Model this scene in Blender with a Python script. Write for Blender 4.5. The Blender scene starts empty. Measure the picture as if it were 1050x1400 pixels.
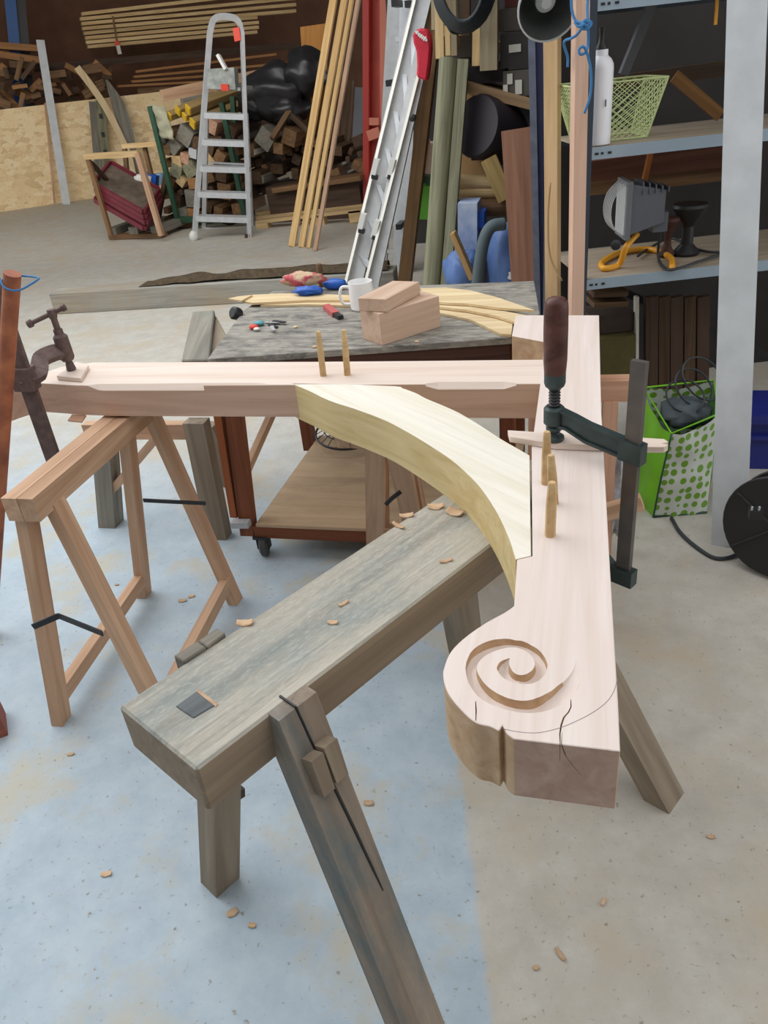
import bpy, bmesh, math, random
from mathutils import Vector, Matrix, noise
rnd = random.Random(7)
SC = bpy.context.scene
C = SC.collection
# ---------------------------------------------------------------- camera geometry (1050 x 1400 frame)
F = 1050.0; CAMH = 1.5
_p = Vector((278, -649, 1050)).normalized()
_v = Vector((195, 1782, 1050)); _v = (_v - _p*_v.dot(_p)).normalized()
AX = -_p.cross(_v); AY = _p; AZ = -_v           # world axes in camera space (x right, y down, z forward)
def ray(px, py):
    c = Vector(((px-525)/F, (py-700)/F, 1.0))
    return Vector((AX.dot(c), AY.dot(c), AZ.dot(c)))
EYE = Vector((0, 0, CAMH))
def G(px, py, z=0.0):                            # point of the level plane at height z
    r = ray(px, py); return EYE + r*((z-CAMH)/r.z)
def PY(px, py, y):                               # point of the upright plane at distance y
    r = ray(px, py); return EYE + r*(y/r.y)
def PP(px, py, p, n):                            # point of the plane through p with normal n
    r = ray(px, py); return EYE + r*((Vector(p)-EYE).dot(n)/r.dot(n))
def proj(P):
    d = Vector(P)-EYE
    c = AX*d.x + AY*d.y + AZ*d.z
    return (525+F*c.x/c.z, 700+F*c.y/c.z)

# ---------------------------------------------------------------- objects
FR = {}
def tag(o, label=None, cat=None, group=None, kind=None):
    if label: o['label'] = label
    if cat: o['category'] = cat
    if group: o['group'] = group
    if kind: o['kind'] = kind
    return o
def thing(name, label, cat, loc, group=None):
    o = bpy.data.objects.new(name, None); C.objects.link(o)
    o.empty_display_size = .05
    M = Matrix.Translation(Vector(loc)); o.matrix_basis = M; FR[o] = M
    return tag(o, label, cat, group)
def link(name, me, mat, parent=None, frame=None, label=None, cat=None, group=None, smooth=False, kind=None):
    if frame is None:                            # mesh modelled in world space: put its origin at its base
        xs = [v.co for v in me.vertices]
        c = Vector((sum(v.x for v in xs)/len(xs), sum(v.y for v in xs)/len(xs), min(v.z for v in xs)))
        frame = Matrix.Translation(c); me.transform(Matrix.Translation(-c))
    me.name = name
    o = bpy.data.objects.new(name, me); C.objects.link(o)
    if mat is not None and len(me.materials) == 0: me.materials.append(mat)
    if parent is not None:
        o.parent = parent; o.matrix_basis = FR[parent].inverted() @ frame
    else: o.matrix_basis = frame
    FR[o] = frame
    if smooth:
        for p in me.polygons: p.use_smooth = True
    return tag(o, label, cat, group, kind)
def tomesh(bm, bevel=0, seg=1):
    if bevel > 0:
        bmesh.ops.bevel(bm, geom=[e for e in bm.edges if e.calc_face_angle(0) > .5], offset=bevel, segments=seg, affect='EDGES', profile=.5, clamp_overlap=True)
    bmesh.ops.recalc_face_normals(bm, faces=bm.faces[:])
    me = bpy.data.meshes.new('m'); bm.to_mesh(me); bm.free(); return me
def frame_x(p0, p1, up=(0, 0, 1)):
    p0 = Vector(p0); p1 = Vector(p1); x = (p1-p0).normalized(); up = Vector(up)
    if abs(x.dot(up.normalized())) > .995: up = Vector((0, 1, 0))
    z = (up - x*x.dot(up)).normalized(); y = z.cross(x)
    M = Matrix((x, y, z)).transposed().to_4x4(); M.translation = p0; return M
def hexa(bm, c8):
    vs = [bm.verts.new(Vector(c)) for c in c8]
    for f in ((0,3,2,1),(4,5,6,7),(0,1,5,4),(1,2,6,5),(2,3,7,6),(3,0,4,7)): bm.faces.new([vs[i] for i in f])
    return vs
def box_mesh(L, w, h, bevel=.002, t=1.0, th=None):
    bm = bmesh.new(); a, b = w/2, h/2; a2, b2 = a*t, b*(t if th is None else th)
    hexa(bm, [(0,-a,-b),(0,a,-b),(0,a,b),(0,-a,b),(L,-a2,-b2),(L,a2,-b2),(L,a2,b2),(L,-a2,b2)])
    return tomesh(bm, bevel)
def bar(name, p0, p1, w, h, mat, parent=None, up=(0,0,1), bevel=.002, t=1.0, th=None, **k):
    p0 = Vector(p0); p1 = Vector(p1)
    return link(name, box_mesh((p1-p0).length, w, h, bevel, t, th), mat, parent, frame_x(p0, p1, up), **k)
def leg(name, top, foot, a, b, mat, parent=None, bevel=.003, a2=None, b2=None, **k):
    """a post with level ends; a, b are the level edge vectors of its section"""
    top = Vector(top); foot = Vector(foot); a = Vector(a)/2; b = Vector(b)/2
    a2 = a if a2 is None else Vector(a2)/2; b2 = b if b2 is None else Vector(b2)/2
    bm = bmesh.new()
    hexa(bm, [foot-a-b, foot+a-b, foot+a+b, foot-a+b, top-a2-b2, top+a2-b2, top+a2+b2, top-a2+b2])
    me = tomesh(bm, bevel); M = frame_x(foot, top, a.cross(b).cross(a) if False else b)
    me.transform(M.inverted()); return link(name, me, mat, parent, M, **k)
def prism_mesh(pts, M, z0, z1, bevel=.002):
    """world points (only their XY in frame M counts) swept along M's z from z0 to z1"""
    Mi = M.inverted(); l = [Mi @ Vector(p) for p in pts]
    bm = bmesh.new()
    lo = [bm.verts.new((p.x, p.y, z0)) for p in l]; hi = [bm.verts.new((p.x, p.y, z1)) for p in l]
    n = len(l); bm.faces.new(hi); bm.faces.new(lo[::-1])
    for i in range(n): bm.faces.new((lo[i], lo[(i+1) % n], hi[(i+1) % n], hi[i]))
    bmesh.ops.recalc_face_normals(bm, faces=bm.faces[:])
    return tomesh(bm, bevel)
def prism(name, pts, grain, z0, z1, mat, parent=None, bevel=.002, up=(0,0,1), origin=None, **k):
    o = Vector(origin) if origin else Vector(pts[0])
    M = frame_x(o, o+Vector(grain), up)
    return link(name, prism_mesh(pts, M, z0, z1, bevel), mat, parent, M, **k)
def smooth_path(pts, n=8, closed=False):
    P = [Vector(p) for p in pts]; out = []; m = len(P)
    for i in range(m if closed else m-1):
        p1, p2 = P[i], P[(i+1) % m]
        p0 = P[i-1] if (i > 0 or closed) else p1*2-p2
        p3 = P[(i+2) % m] if (i+2 < m or closed) else p2*2-p1
        for j in range(n):
            t = j/n
            out.append(.5*((2*p1)+(p2-p0)*t+(2*p0-5*p1+4*p2-p3)*t*t+(3*p1-p0-3*p2+p3)*t**3))
    if not closed: out.append(P[-1])
    return out
def tube_bm(bm, pts, r, n=8, closed=False, cap=True, sec=None):
    P = [Vector(p) for p in pts]; m = len(P); rings = []; nrm = None
    for i in range(m):
        a = P[i-1] if (i > 0 or closed) else P[i]; b = P[(i+1) % m] if (i < m-1 or closed) else P[i]
        t = (b-a).normalized()
        if nrm is None: nrm = t.orthogonal().normalized()
        nrm = (nrm - t*nrm.dot(t)); nrm = nrm.normalized() if nrm.length > 1e-6 else t.orthogonal().normalized()
        bn = t.cross(nrm); rr = r[i] if isinstance(r, (list, tuple)) else r
        if sec: ring = [bm.verts.new(P[i]+nrm*x*rr+bn*y*rr) for x, y in sec]
        else: ring = [bm.verts.new(P[i]+nrm*math.cos(2*math.pi*k/n)*rr+bn*math.sin(2*math.pi*k/n)*rr) for k in range(n)]
        rings.append(ring)
    q = len(rings[0])
    for i in range(m if closed else m-1):
        A, B = rings[i], rings[(i+1) % m]
        for k in range(q): bm.faces.new((A[k], A[(k+1) % q], B[(k+1) % q], B[k]))
    if cap and not closed: bm.faces.new(rings[0][::-1]); bm.faces.new(rings[-1])
def tube(name, pts, r, mat, parent=None, n=8, closed=False, smooth=True, **k):
    bm = bmesh.new(); tube_bm(bm, pts, r, n, closed); me = tomesh(bm)
    return link(name, me, mat, parent, smooth=smooth, **k)
def lathe_mesh(prof, n=24, cap=True):
    bm = bmesh.new(); rings = []
    for r, z in prof:
        rings.append([bm.verts.new((max(r, 1e-4)*math.cos(2*math.pi*k/n), max(r, 1e-4)*math.sin(2*math.pi*k/n), z)) for k in range(n)])
    for A, B in zip(rings, rings[1:]):
        for k in range(n): bm.faces.new((A[k], A[(k+1) % n], B[(k+1) % n], B[k]))
    if cap: bm.faces.new(rings[0][::-1]); bm.faces.new(rings[-1])
    bmesh.ops.recalc_face_normals(bm, faces=bm.faces[:])
    me = bpy.data.meshes.new('m'); bm.to_mesh(me); bm.free()
    return me
def autosmooth(me, ang=.6):
    bm = bmesh.new(); bm.from_mesh(me)
    for f in bm.faces: f.smooth = True
    for e in bm.edges:
        if len(e.link_faces) == 2: e.smooth = e.calc_face_angle(0) < ang
    bm.to_mesh(me); bm.free()
def zframe(base, top):                           # local z from base to top
    base = Vector(base); z = (Vector(top)-base).normalized(); x = z.orthogonal().normalized(); y = z.cross(x)
    M = Matrix((x, y, z)).transposed().to_4x4(); M.translation = base; return M
def lathe(name, prof, mat, parent=None, base=(0,0,0), top=None, n=24, cap=True, **k):
    me = lathe_mesh(prof, n, cap); autosmooth(me)
    base = Vector(base); M = zframe(base, top if top is not None else base+Vector((0,0,1)))
    return link(name, me, mat, parent, M, **k)
def sheet_mesh(fn, nu, nv, thick=0):
    bm = bmesh.new(); g = [[bm.verts.new(fn(i/nu, j/nv)) for j in range(nv+1)] for i in range(nu+1)]
    for i in range(nu):
        for j in range(nv): bm.faces.new((g[i][j], g[i+1][j], g[i+1][j+1], g[i][j+1]))
    if thick:
        bmesh.ops.recalc_face_normals(bm, faces=bm.faces[:])
        bmesh.ops.solidify(bm, geom=bm.faces[:], thickness=thick)
    return tomesh(bm)
def cut(o, cutters):                             # carve the cutters out of o for good
    cs = []
    for me in cutters:
        c = bpy.data.objects.new('cutter', me); C.objects.link(c); cs.append(c)
        m = o.modifiers.new('b', 'BOOLEAN'); m.operation = 'DIFFERENCE'; m.solver = 'EXACT'; m.object = c
    bpy.context.view_layer.update()
    me = bpy.data.meshes.new_from_object(o.evaluated_get(bpy.context.evaluated_depsgraph_get()))
    o.modifiers.clear(); old = o.data; o.data = me; me.name = o.name
    for c in cs: bpy.data.objects.remove(c)
def blob_mesh(c, rx, ry, rz, amp=.25, sc=3, seed=0, n=20, m=12):
    bm = bmesh.new(); bmesh.ops.create_uvsphere(bm, u_segments=n, v_segments=m, radius=1)
    for v in bm.verts:
        d = v.co.normalized(); k = 1+amp*noise.noise(d*sc+Vector((seed, seed*2, 0)))
        v.co = Vector(c)+Vector((d.x*rx*k, d.y*ry*k, d.z*rz*k))
    return tomesh(bm)

# ---------------------------------------------------------------- materials
def lin(c):
    return tuple(((x/255)/12.92 if x/255 <= .04045 else ((x/255+.055)/1.055)**2.4) for x in c[:3])+(1,)
def newmat(name):
    m = bpy.data.materials.new(name); m.use_nodes = True; nt = m.node_tree
    return m, nt, nt.nodes['Principled BSDF']
def N(nt, t, **k):
    n = nt.nodes.new(t)
    for a, b in k.items():
        if hasattr(n, a): setattr(n, a, b)
    return n
def setin(n, **k):
    for a, b in k.items(): n.inputs[a.replace('_', ' ')].default_value = b
def mixc(nt, fac, a, b, mode='MIX'):
    n = N(nt, 'ShaderNodeMix', data_type='RGBA', blend_type=mode)
    for s, v in ((0, fac), (6, a), (7, b)):
        if hasattr(v, 'links'): nt.links.new(v, n.inputs[s])
        else: n.inputs[s].default_value = v
    return n.outputs[2]
def ramp(nt, src, a, b, ca=(0,0,0,1), cb=(1,1,1,1)):
    n = N(nt, 'ShaderNodeValToRGB'); e = n.color_ramp.elements
    e[0].position = a; e[1].position = b; e[0].color = ca; e[1].color = cb
    nt.links.new(src, n.inputs[0]); return n.outputs[0]
def objco(nt, scale=(1,1,1), shift=True):
    tc = N(nt, 'ShaderNodeTexCoord'); out = tc.outputs['Object']
    if shift:
        oi = N(nt, 'ShaderNodeObjectInfo'); mu = N(nt, 'ShaderNodeMath', operation='MULTIPLY'); mu.inputs[1].default_value = 37.0
        nt.links.new(oi.outputs['Random'], mu.inputs[0])
        ad = N(nt, 'ShaderNodeVectorMath', operation='ADD'); nt.links.new(out, ad.inputs[0]); nt.links.new(mu.outputs[0], ad.inputs[1]); out = ad.outputs[0]
    mp = N(nt, 'ShaderNodeMapping'); mp.inputs['Scale'].default_value = scale
    nt.links.new(out, mp.inputs[0]); return mp.outputs[0]
def noise_tex(nt, co, scale, detail=4, rough=.55, dist=0):
    n = N(nt, 'ShaderNodeTexNoise'); setin(n, Scale=scale, Detail=detail, Roughness=rough, Distortion=dist)
    nt.links.new(co, n.inputs['Vector']); return n.outputs['Fac']
def face_mat(o, mat, test, amin=0):
    """give the faces whose world normal passes the test a second, differently coloured surface"""
    me = o.data; me.materials.append(mat); i = len(me.materials)-1; R = FR[o].to_3x3()
    for p in me.polygons:
        if test(R @ p.normal) and p.area > amin: p.material_index = i
def bump(nt, b, h, strength=.2, dist=.002):
    n = N(nt, 'ShaderNodeBump'); setin(n, Strength=strength, Distance=dist)
    nt.links.new(h, n.inputs['Height']); nt.links.new(n.outputs[0], b.inputs['Normal'])
MATS = {}
def plain(name, col, rough=.5, metal=0, var=.0, nscale=20, bumpy=0, spec=.5, sheen=0, vcol=None):
    if name in MATS: return MATS[name]
    m, nt, b = newmat(name); b.inputs['Roughness'].default_value = rough; b.inputs['Metallic'].default_value = metal
    b.inputs['Specular IOR Level'].default_value = spec
    c = lin(col)
    if var or bumpy:
        co = objco(nt, (1,1,1)); f = noise_tex(nt, co, nscale, 5)
        d = lin(vcol) if vcol else tuple(x*(1-var) for x in c[:3])+(1,)
        nt.links.new(mixc(nt, ramp(nt, f, .35, .68), d, c), b.inputs['Base Color'])
        if bumpy: bump(nt, b, f, bumpy, .004)
    else: b.inputs['Base Color'].default_value = c
    MATS[name] = m; return m
def wood(name, light, dark, ring=1.0, streak=.5, rough=.65, stain=None, stain_amt=.0, stain_scale=6, var=.12, bumpy=.15, dirt=None, dirt_amt=0, dirt_scale=9, coarse=1.0):
    """solid wood: the grain runs along the local x of every part"""
    if name in MATS: return MATS[name]
    m, nt, b = newmat(name); b.inputs['Roughness'].default_value = rough; b.inputs['Specular IOR Level'].default_value = .25
    co = objco(nt, (.9, 16*coarse, 16*coarse))
    f1 = noise_tex(nt, co, 1.3*ring, 3, .5, 1.2)
    co2 = objco(nt, (3.5, 130*coarse, 130*coarse)); f2 = noise_tex(nt, co2, 1.0, 3, .6)
    wv = N(nt, 'ShaderNodeMath', operation='SINE'); mu = N(nt, 'ShaderNodeMath', operation='MULTIPLY'); mu.inputs[1].default_value = 34
    nt.links.new(f1, mu.inputs[0]); nt.links.new(mu.outputs[0], wv.inputs[0])
    c = mixc(nt, ramp(nt, f1, .3, .72), lin(dark), lin(light))
    md = tuple(.5*(x+y) for x, y in zip(lin(dark), lin(light)))
    k = N(nt, 'ShaderNodeMath', operation='MULTIPLY'); k.inputs[1].default_value = .28*streak; nt.links.new(ramp(nt, wv.outputs[0], .55, .95), k.inputs[0])
    c = mixc(nt, k.outputs[0], c, lin(dark))
    k2 = N(nt, 'ShaderNodeMath', operation='MULTIPLY'); k2.inputs[1].default_value = .55*streak; nt.links.new(ramp(nt, f2, .52, .75), k2.inputs[0])
    c = mixc(nt, k2.outputs[0], c, tuple(x*.6 for x in lin(dark)[:3])+(1,))
    if stain:
        co3 = objco(nt, (1, 2.2, 2.2)); f3 = noise_tex(nt, co3, stain_scale, 6, .65)
        k3 = N(nt, 'ShaderNodeMath', operation='MULTIPLY'); k3.inputs[1].default_value = stain_amt; nt.links.new(ramp(nt, f3, .45, .66), k3.inputs[0])
        c = mixc(nt, k3.outputs[0], c, lin(stain))
    if dirt:
        co4 = objco(nt, (1.0, 3, 3)); f4 = noise_tex(nt, co4, dirt_scale, 8, .7)
        k4 = N(nt, 'ShaderNodeMath', operation='MULTIPLY'); k4.inputs[1].default_value = dirt_amt; nt.links.new(ramp(nt, f4, .5, .62), k4.inputs[0])
        c = mixc(nt, k4.outputs[0], c, lin(dirt))
    if var:
        oi = N(nt, 'ShaderNodeObjectInfo'); mr = N(nt, 'ShaderNodeMapRange'); setin(mr, To_Min=1-var, To_Max=1+var)
        nt.links.new(oi.outputs['Random'], mr.inputs[0])
        hs = N(nt, 'ShaderNodeHueSaturation'); nt.links.new(mr.outputs[0], hs.inputs['Value']); nt.links.new(c, hs.inputs['Color']); c = hs.outputs[0]
    nt.links.new(c, b.inputs['Base Color'])
    bump(nt, b, f2, bumpy, .002)
    MATS[name] = m; return m
OAK = wood('oak_planed', (234, 222, 215), (223, 206, 195), streak=.3, rough=.55, var=0, stain=(226, 208, 198), stain_amt=.35, stain_scale=5)
OAKY = wood('oak_yellow', (242, 238, 226), (230, 222, 202), streak=.4, rough=.6, var=0)
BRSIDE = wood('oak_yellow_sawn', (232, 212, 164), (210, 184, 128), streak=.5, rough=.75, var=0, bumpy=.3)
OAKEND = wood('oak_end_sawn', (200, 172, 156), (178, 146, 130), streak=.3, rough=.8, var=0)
OAKSIDE = wood('oak_side', (214, 186, 154), (186, 152, 118), streak=.4, rough=.75, var=0, bumpy=.3)  # rougher, warmer and darker tone for the post's upright faces
FIRSIDE = wood('fir_side', (224, 192, 170), (198, 162, 140), streak=.45, rough=.75, var=0, bumpy=.3)  # rougher, warmer and darker tone for the beam's upright faces
FIR = wood('fir_pink', (234, 219, 207), (222, 201, 185), streak=.4, rough=.6, var=0)
PEG = wood('peg_oak', (216, 188, 142), (180, 144, 98), streak=.5, var=.06)
PINE = wood('pine_sawhorse', (212, 176, 146), (180, 142, 112), streak=.45, var=.05)
PINEP = wood('pine_pink', (214, 172, 146), (182, 138, 110), streak=.4, var=.06)
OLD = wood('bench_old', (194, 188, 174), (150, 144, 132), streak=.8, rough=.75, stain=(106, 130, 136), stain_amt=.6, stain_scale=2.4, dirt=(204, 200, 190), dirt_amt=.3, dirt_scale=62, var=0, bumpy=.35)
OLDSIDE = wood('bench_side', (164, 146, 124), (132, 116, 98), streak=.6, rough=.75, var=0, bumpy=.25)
OLDLEG = wood('bench_leg', (162, 148, 128), (128, 114, 98), streak=.5, rough=.75, var=.05, bumpy=.25)
OLDBLUE = wood('bench_leg_blue', (162, 148, 132), (130, 116, 102), streak=.5, rough=.75, stain=(52, 98, 112), stain_amt=.75, stain_scale=3.0, var=0, bumpy=.25)
GREYW = wood('grey_weathered', (150, 144, 132), (112, 106, 96), streak=.6, rough=.8, var=.1, stain=(120, 128, 120), stain_amt=.4)
FLOORB = wood('weathered_beam', (178, 176, 168), (142, 140, 132), streak=.7, rough=.85, var=0, stain=(168, 146, 116), stain_amt=.6, stain_scale=1.6)
BARK = plain('bark', (92, 76, 54), .9, var=.5, nscale=30, bumpy=.8)
CARTTOP = wood('cart_top', (168, 164, 154), (134, 130, 122), streak=.6, rough=.7, stain=(66, 66, 68), stain_amt=.75, stain_scale=8, dirt=(196, 188, 172), dirt_amt=.4, dirt_scale=20, var=0, bumpy=.3)
CARTWOOD = wood('cart_mahogany', (146, 88, 58), (104, 58, 38), streak=.5, var=.08)
CARTDARK = wood('cart_apron', (92, 62, 54), (66, 44, 38), streak=.5, var=0)
PLY = wood('ply_shelf', (204, 178, 146), (188, 160, 128), streak=.3, var=0, stain=(150, 128, 106), stain_amt=.5, stain_scale=3)
PLYEDGE = wood('pale_ply', (232, 212, 172), (206, 180, 138), streak=.4, var=.05)
BLOCKW = wood('oak_block', (226, 198, 174), (198, 166, 142), streak=.5, var=.08)
POLE = wood('pole_pine', (240, 206, 148), (214, 174, 116), streak=.4, var=.06)
SCRAP = wood('scrap_wood', (150, 116, 82), (104, 78, 54), streak=.6, var=.25)
SCRAPD = wood('scrap_dark', (106, 82, 60), (70, 54, 40), streak=.6, var=.3)
BOARDS = wood('rack_boards', (226, 198, 150), (190, 158, 110), streak=.4, var=.12)
BOARDO = wood('rack_planks_orange', (186, 138, 90), (150, 106, 66), streak=.4, var=.1)
TIMBER = wood('timber_pink', (226, 192, 170), (200, 162, 138), streak=.4, var=.04)
BROWNB = wood('brown_board', (168, 124, 100), (134, 94, 74), streak=.45, var=.04)
STAKE = wood('stake_brown', (140, 108, 74), (104, 78, 50), streak=.5, var=.05)
GREENPOST = wood('treated_post', (156, 154, 128), (104, 104, 82), streak=.6, rough=.8, var=.08)
DARKW = wood('dark_beam', (96, 76, 62), (66, 52, 42), streak=.5, var=.06)
STEEL = plain('dark_steel', (62, 62, 64), .5, .6, var=.25, nscale=40)
BARSTEEL = plain('clamp_bar_steel', (104, 98, 94), .5, .5, var=.2, nscale=30)
CASTG = plain('clamp_cast_green', (62, 76, 76), .45, .4, var=.3, nscale=35)
HANDLEW = wood('clamp_handle', (110, 74, 66), (74, 46, 42), streak=.4, rough=.35, var=0)
RUSTY = plain('rusty_iron', (122, 102, 97), .75, .4, var=.35, nscale=45, bumpy=.2)
RUSTPOLE = plain('rust_pole', (190, 116, 76), .7, .0, var=.4, nscale=14, vcol=(140, 78, 54))
ALU = plain('aluminium', (214, 217, 220), .42, .35, var=.12, nscale=18)
ALUD = plain('aluminium_dull', (186, 187, 187), .5, .4, var=.15, nscale=18)
GALV = plain('galvanised_plank', (206, 211, 214), .6, .1, var=.14, nscale=9)
SHELFM = plain('shelf_steel', (158, 176, 190), .5, .2, var=.08, nscale=12)
SHELFT = wood('shelf_deck', (178, 164, 144), (146, 134, 118), streak=.4, var=0)
SHELFD = plain('shelf_upright', (60, 70, 82), .5, .3)
WHITE = plain('white_glaze', (250, 250, 249), .25)
WHITEP = plain('white_plastic', (226, 226, 222), .4)
BLACKP = plain('black_plastic', (34, 34, 36), .45)
BLACKB = plain('black_sack', (40, 40, 44), .35, bumpy=.6, var=.3, nscale=9)
CABLE = plain('cable_black', (48, 54, 58), .5)
BLUEP = plain('blue_plastic', (34, 92, 186), .4)
BLUEBAG = plain('blue_bag', (92, 124, 182), .45, bumpy=.5, var=.3, nscale=7)
BLUEROPE = plain('blue_rope', (60, 124, 178), .7)
REDP = plain('red_paint', (222, 112, 96), .5, var=.12, nscale=6)
REDSL = plain('red_sleeve', (206, 40, 62), .55, bumpy=.2, nscale=25, var=.15)
MAROON = plain('maroon_tray', (128, 48, 62), .5, var=.25, nscale=10)
TRAYIN = plain('tray_inside', (120, 106, 92), .8, var=.4, nscale=12)
NAVY = plain('navy_column', (80, 86, 128), .5, .2, var=.15, nscale=8)
NAVYE = plain('navy_column_edge', (124, 132, 152), .5, .2, var=.3, nscale=20)
RACKBLUE = plain('rack_blue', (24, 84, 150), .45)
LIME = plain('lime_bag', (126, 204, 34), .4, bumpy=.4, nscale=9, var=.15)
GREENB = plain('green_box', (112, 190, 70), .45)
GREENW = plain('green_wire', (206, 220, 160), .5)
DKGREEN = plain('dark_green_frame', (44, 84, 62), .5, var=.2)
YELP = plain('yellow_paint', (232, 190, 46), .6, var=.2, nscale=10)
ORANGE = plain('orange_tube', (232, 164, 44), .4)
ORPLY = wood('orange_ply', (206, 148, 80), (180, 122, 62), streak=.3, var=0)
CARD = plain('cardboard', (176, 138, 92), .8, var=.12, nscale=9)
GREYP = plain('grey_plastic', (92, 96, 104), .5, var=.15, nscale=9)
DARKP = plain('dark_box', (56, 50, 48), .5, var=.2, nscale=9)
PURPLE = plain('dark_pipe', (42, 34, 42), .6, var=.2, nscale=7)
PAPER = plain('white_label', (214, 212, 200), .8)
NET = plain('pale_sacking', (186, 184, 158), .85, bumpy=.4, var=.25, nscale=8)
SHAV = wood('shaving', (214, 184, 152), (184, 150, 116), streak=.4, var=.15)
GLASS = plain('lamp_glass', (200, 206, 210), .15)
CRACK = plain('pencil', (150, 134, 140), .8)
BLUECR = plain('blue_crate', (36, 46, 132), .45, var=.1)
REDLBL = plain('red_label', (222, 70, 48), .5)
PINKCL = plain('pink_cloth', (196, 92, 104), .8, var=.0)
def pouch():
    m, nt, b = newmat('pouch_cloth'); co = objco(nt)
    f = noise_tex(nt, co, 22, 4); nt.links.new(mixc(nt, ramp(nt, f, .46, .56), lin((196, 84, 98)), lin((206, 178, 146))), b.inputs['Base Color']); b.inputs['Roughness'].default_value = .8
    return m
POUCH = pouch()
def osb():
    m, nt, b = newmat('osb_board'); co = objco(nt, (6, 6, 13), False)
    v = N(nt, 'ShaderNodeTexVoronoi'); setin(v, Scale=2.4); 
    d = N(nt, 'ShaderNodeTexNoise'); setin(d, Scale=1.6, Detail=3); nt.links.new(co, d.inputs['Vector'])
    ad = mixc(nt, .35, (0,0,0,1), (0,0,0,1)); mx = N(nt, 'ShaderNodeMix', data_type='RGBA'); mx.inputs[0].default_value = .5
    nt.links.new(co, mx.inputs[6]); nt.links.new(d.outputs['Color'], mx.inputs[7]); nt.links.new(mx.outputs[2], v.inputs['Vector'])
    r = N(nt, 'ShaderNodeValToRGB'); e = r.color_ramp.elements; e[0].color = lin((216, 184, 138)); e[1].color = lin((252, 234, 196))
    x = e.new(.5); x.color = lin((242, 214, 166)); nt.links.new(v.outputs['Color'], r.inputs[0])
    f = noise_tex(nt, objco(nt, (40, 40, 12), False), 1.4, 5, .7)
    nt.links.new(mixc(nt, ramp(nt, f, .55, .75), r.outputs[0], lin((184, 140, 92))), b.inputs['Base Color']); b.inputs['Roughness'].default_value = .75
    return m
OSB = osb()
def dots():
    m, nt, b = newmat('bag_leaf_dots'); tc = N(nt, 'ShaderNodeTexCoord'); mp = N(nt, 'ShaderNodeMapping'); mp.inputs['Scale'].default_value = (30, 30, 36)
    nt.links.new(tc.outputs['UV'], mp.inputs[0]); v = N(nt, 'ShaderNodeTexVoronoi'); setin(v, Scale=1.0, Randomness=.35); nt.links.new(mp.outputs[0], v.inputs['Vector'])
    nt.links.new(ramp(nt, v.outputs['Distance'], .36, .40, lin((112, 160, 44)), lin((206, 212, 204))), b.inputs['Base Color']); b.inputs['Roughness'].default_value = .4
    return m
DOTS = dots()
# ---------------------------------------------------------------- the room
def floor_mat():
    m, nt, b = newmat('concrete_floor'); co = objco(nt, (1,1,1), False)
    n1 = noise_tex(nt, co, 1.3, 6, .6); n2 = noise_tex(nt, co, 9, 8, .7); n3 = noise_tex(nt, co, 70, 4, .6); n4 = noise_tex(nt, co, 3.2, 7, .65)
    con = mixc(nt, ramp(nt, n2, .35, .7), lin((182, 177, 166)), lin((200, 197, 188)))
    con = mixc(nt, ramp(nt, n4, .48, .66), con, lin((190, 178, 158)))
    blu = mixc(nt, ramp(nt, n2, .35, .7), lin((166, 182, 194)), lin((186, 200, 208)))
    blu = mixc(nt, ramp(nt, n4, .52, .64), blu, lin((186, 184, 172)))
    # painted area: left of a straight edge, fading out a few metres in
    a = G(628, 1060); c = G(668, 1390); d = (a-c).normalized(); nn = Vector((d.y, -d.x, 0))
    dt = N(nt, 'ShaderNodeVectorMath', operation='DOT_PRODUCT'); dt.inputs[1].default_value = nn
    sb = N(nt, 'ShaderNodeVectorMath', operation='SUBTRACT'); sb.inputs[1].default_value = a
    nt.links.new(co, sb.inputs[0]); nt.links.new(sb.outputs[0], dt.inputs[0])
    wob = N(nt, 'ShaderNodeMath', operation='MULTIPLY_ADD'); wob.inputs[1].default_value = .03; wob.inputs[2].default_value = -.015; nt.links.new(n2, wob.inputs[0])
    ad = N(nt, 'ShaderNodeMath', operation='ADD'); nt.links.new(dt.outputs['Value'], ad.inputs[0]); nt.links.new(wob.outputs[0], ad.inputs[1])
    side = N(nt, 'ShaderNodeMapRange'); setin(side, From_Min=-.004, From_Max=.012, To_Min=1, To_Max=0); nt.links.new(ad.outputs[0], side.inputs[0])
    sx = N(nt, 'ShaderNodeSeparateXYZ'); nt.links.new(co, sx.inputs[0])
    ny = N(nt, 'ShaderNodeMath', operation='MULTIPLY_ADD'); ny.inputs[1].default_value = 1.6; nt.links.new(n1, ny.inputs[0]); nt.links.new(sx.outputs['Y'], ny.inputs[2])
    far = N(nt, 'ShaderNodeMapRange', interpolation_type='SMOOTHSTEP'); setin(far, From_Min=2.9, From_Max=4.3, To_Min=1, To_Max=0); nt.links.new(ny.outputs[0], far.inputs[0])
    k = N(nt, 'ShaderNodeMath', operation='MULTIPLY'); nt.links.new(side.outputs[0], k.inputs[0]); nt.links.new(far.outputs[0], k.inputs[1])
    c = mixc(nt, k.outputs[0], con, blu)
    c = mixc(nt, ramp(nt, n3, .62, .74), c, lin((136, 128, 116)))
    nt.links.new(c, b.inputs['Base Color']); b.inputs['Roughness'].default_value = .6; b.inputs['Specular IOR Level'].default_value = .3
    bump(nt, b, n2, .08, .004); return m
bm = bmesh.new(); hexa(bm, [(-14,-4,-.1),(7,-4,-.1),(7,18,-.1),(-14,18,-.1),(-14,-4,0),(7,-4,0),(7,18,0),(-14,18,0)])
link('floor', tomesh(bm), floor_mat(), None, Matrix(), kind='structure')
WALLD = plain('wall_dark', (112, 76, 54), .85, var=.35, nscale=2.5)
WALLR = plain('wall_dark_grey', (58, 54, 52), .85, var=.3, nscale=3)  # the wall's own dark colour
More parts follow.
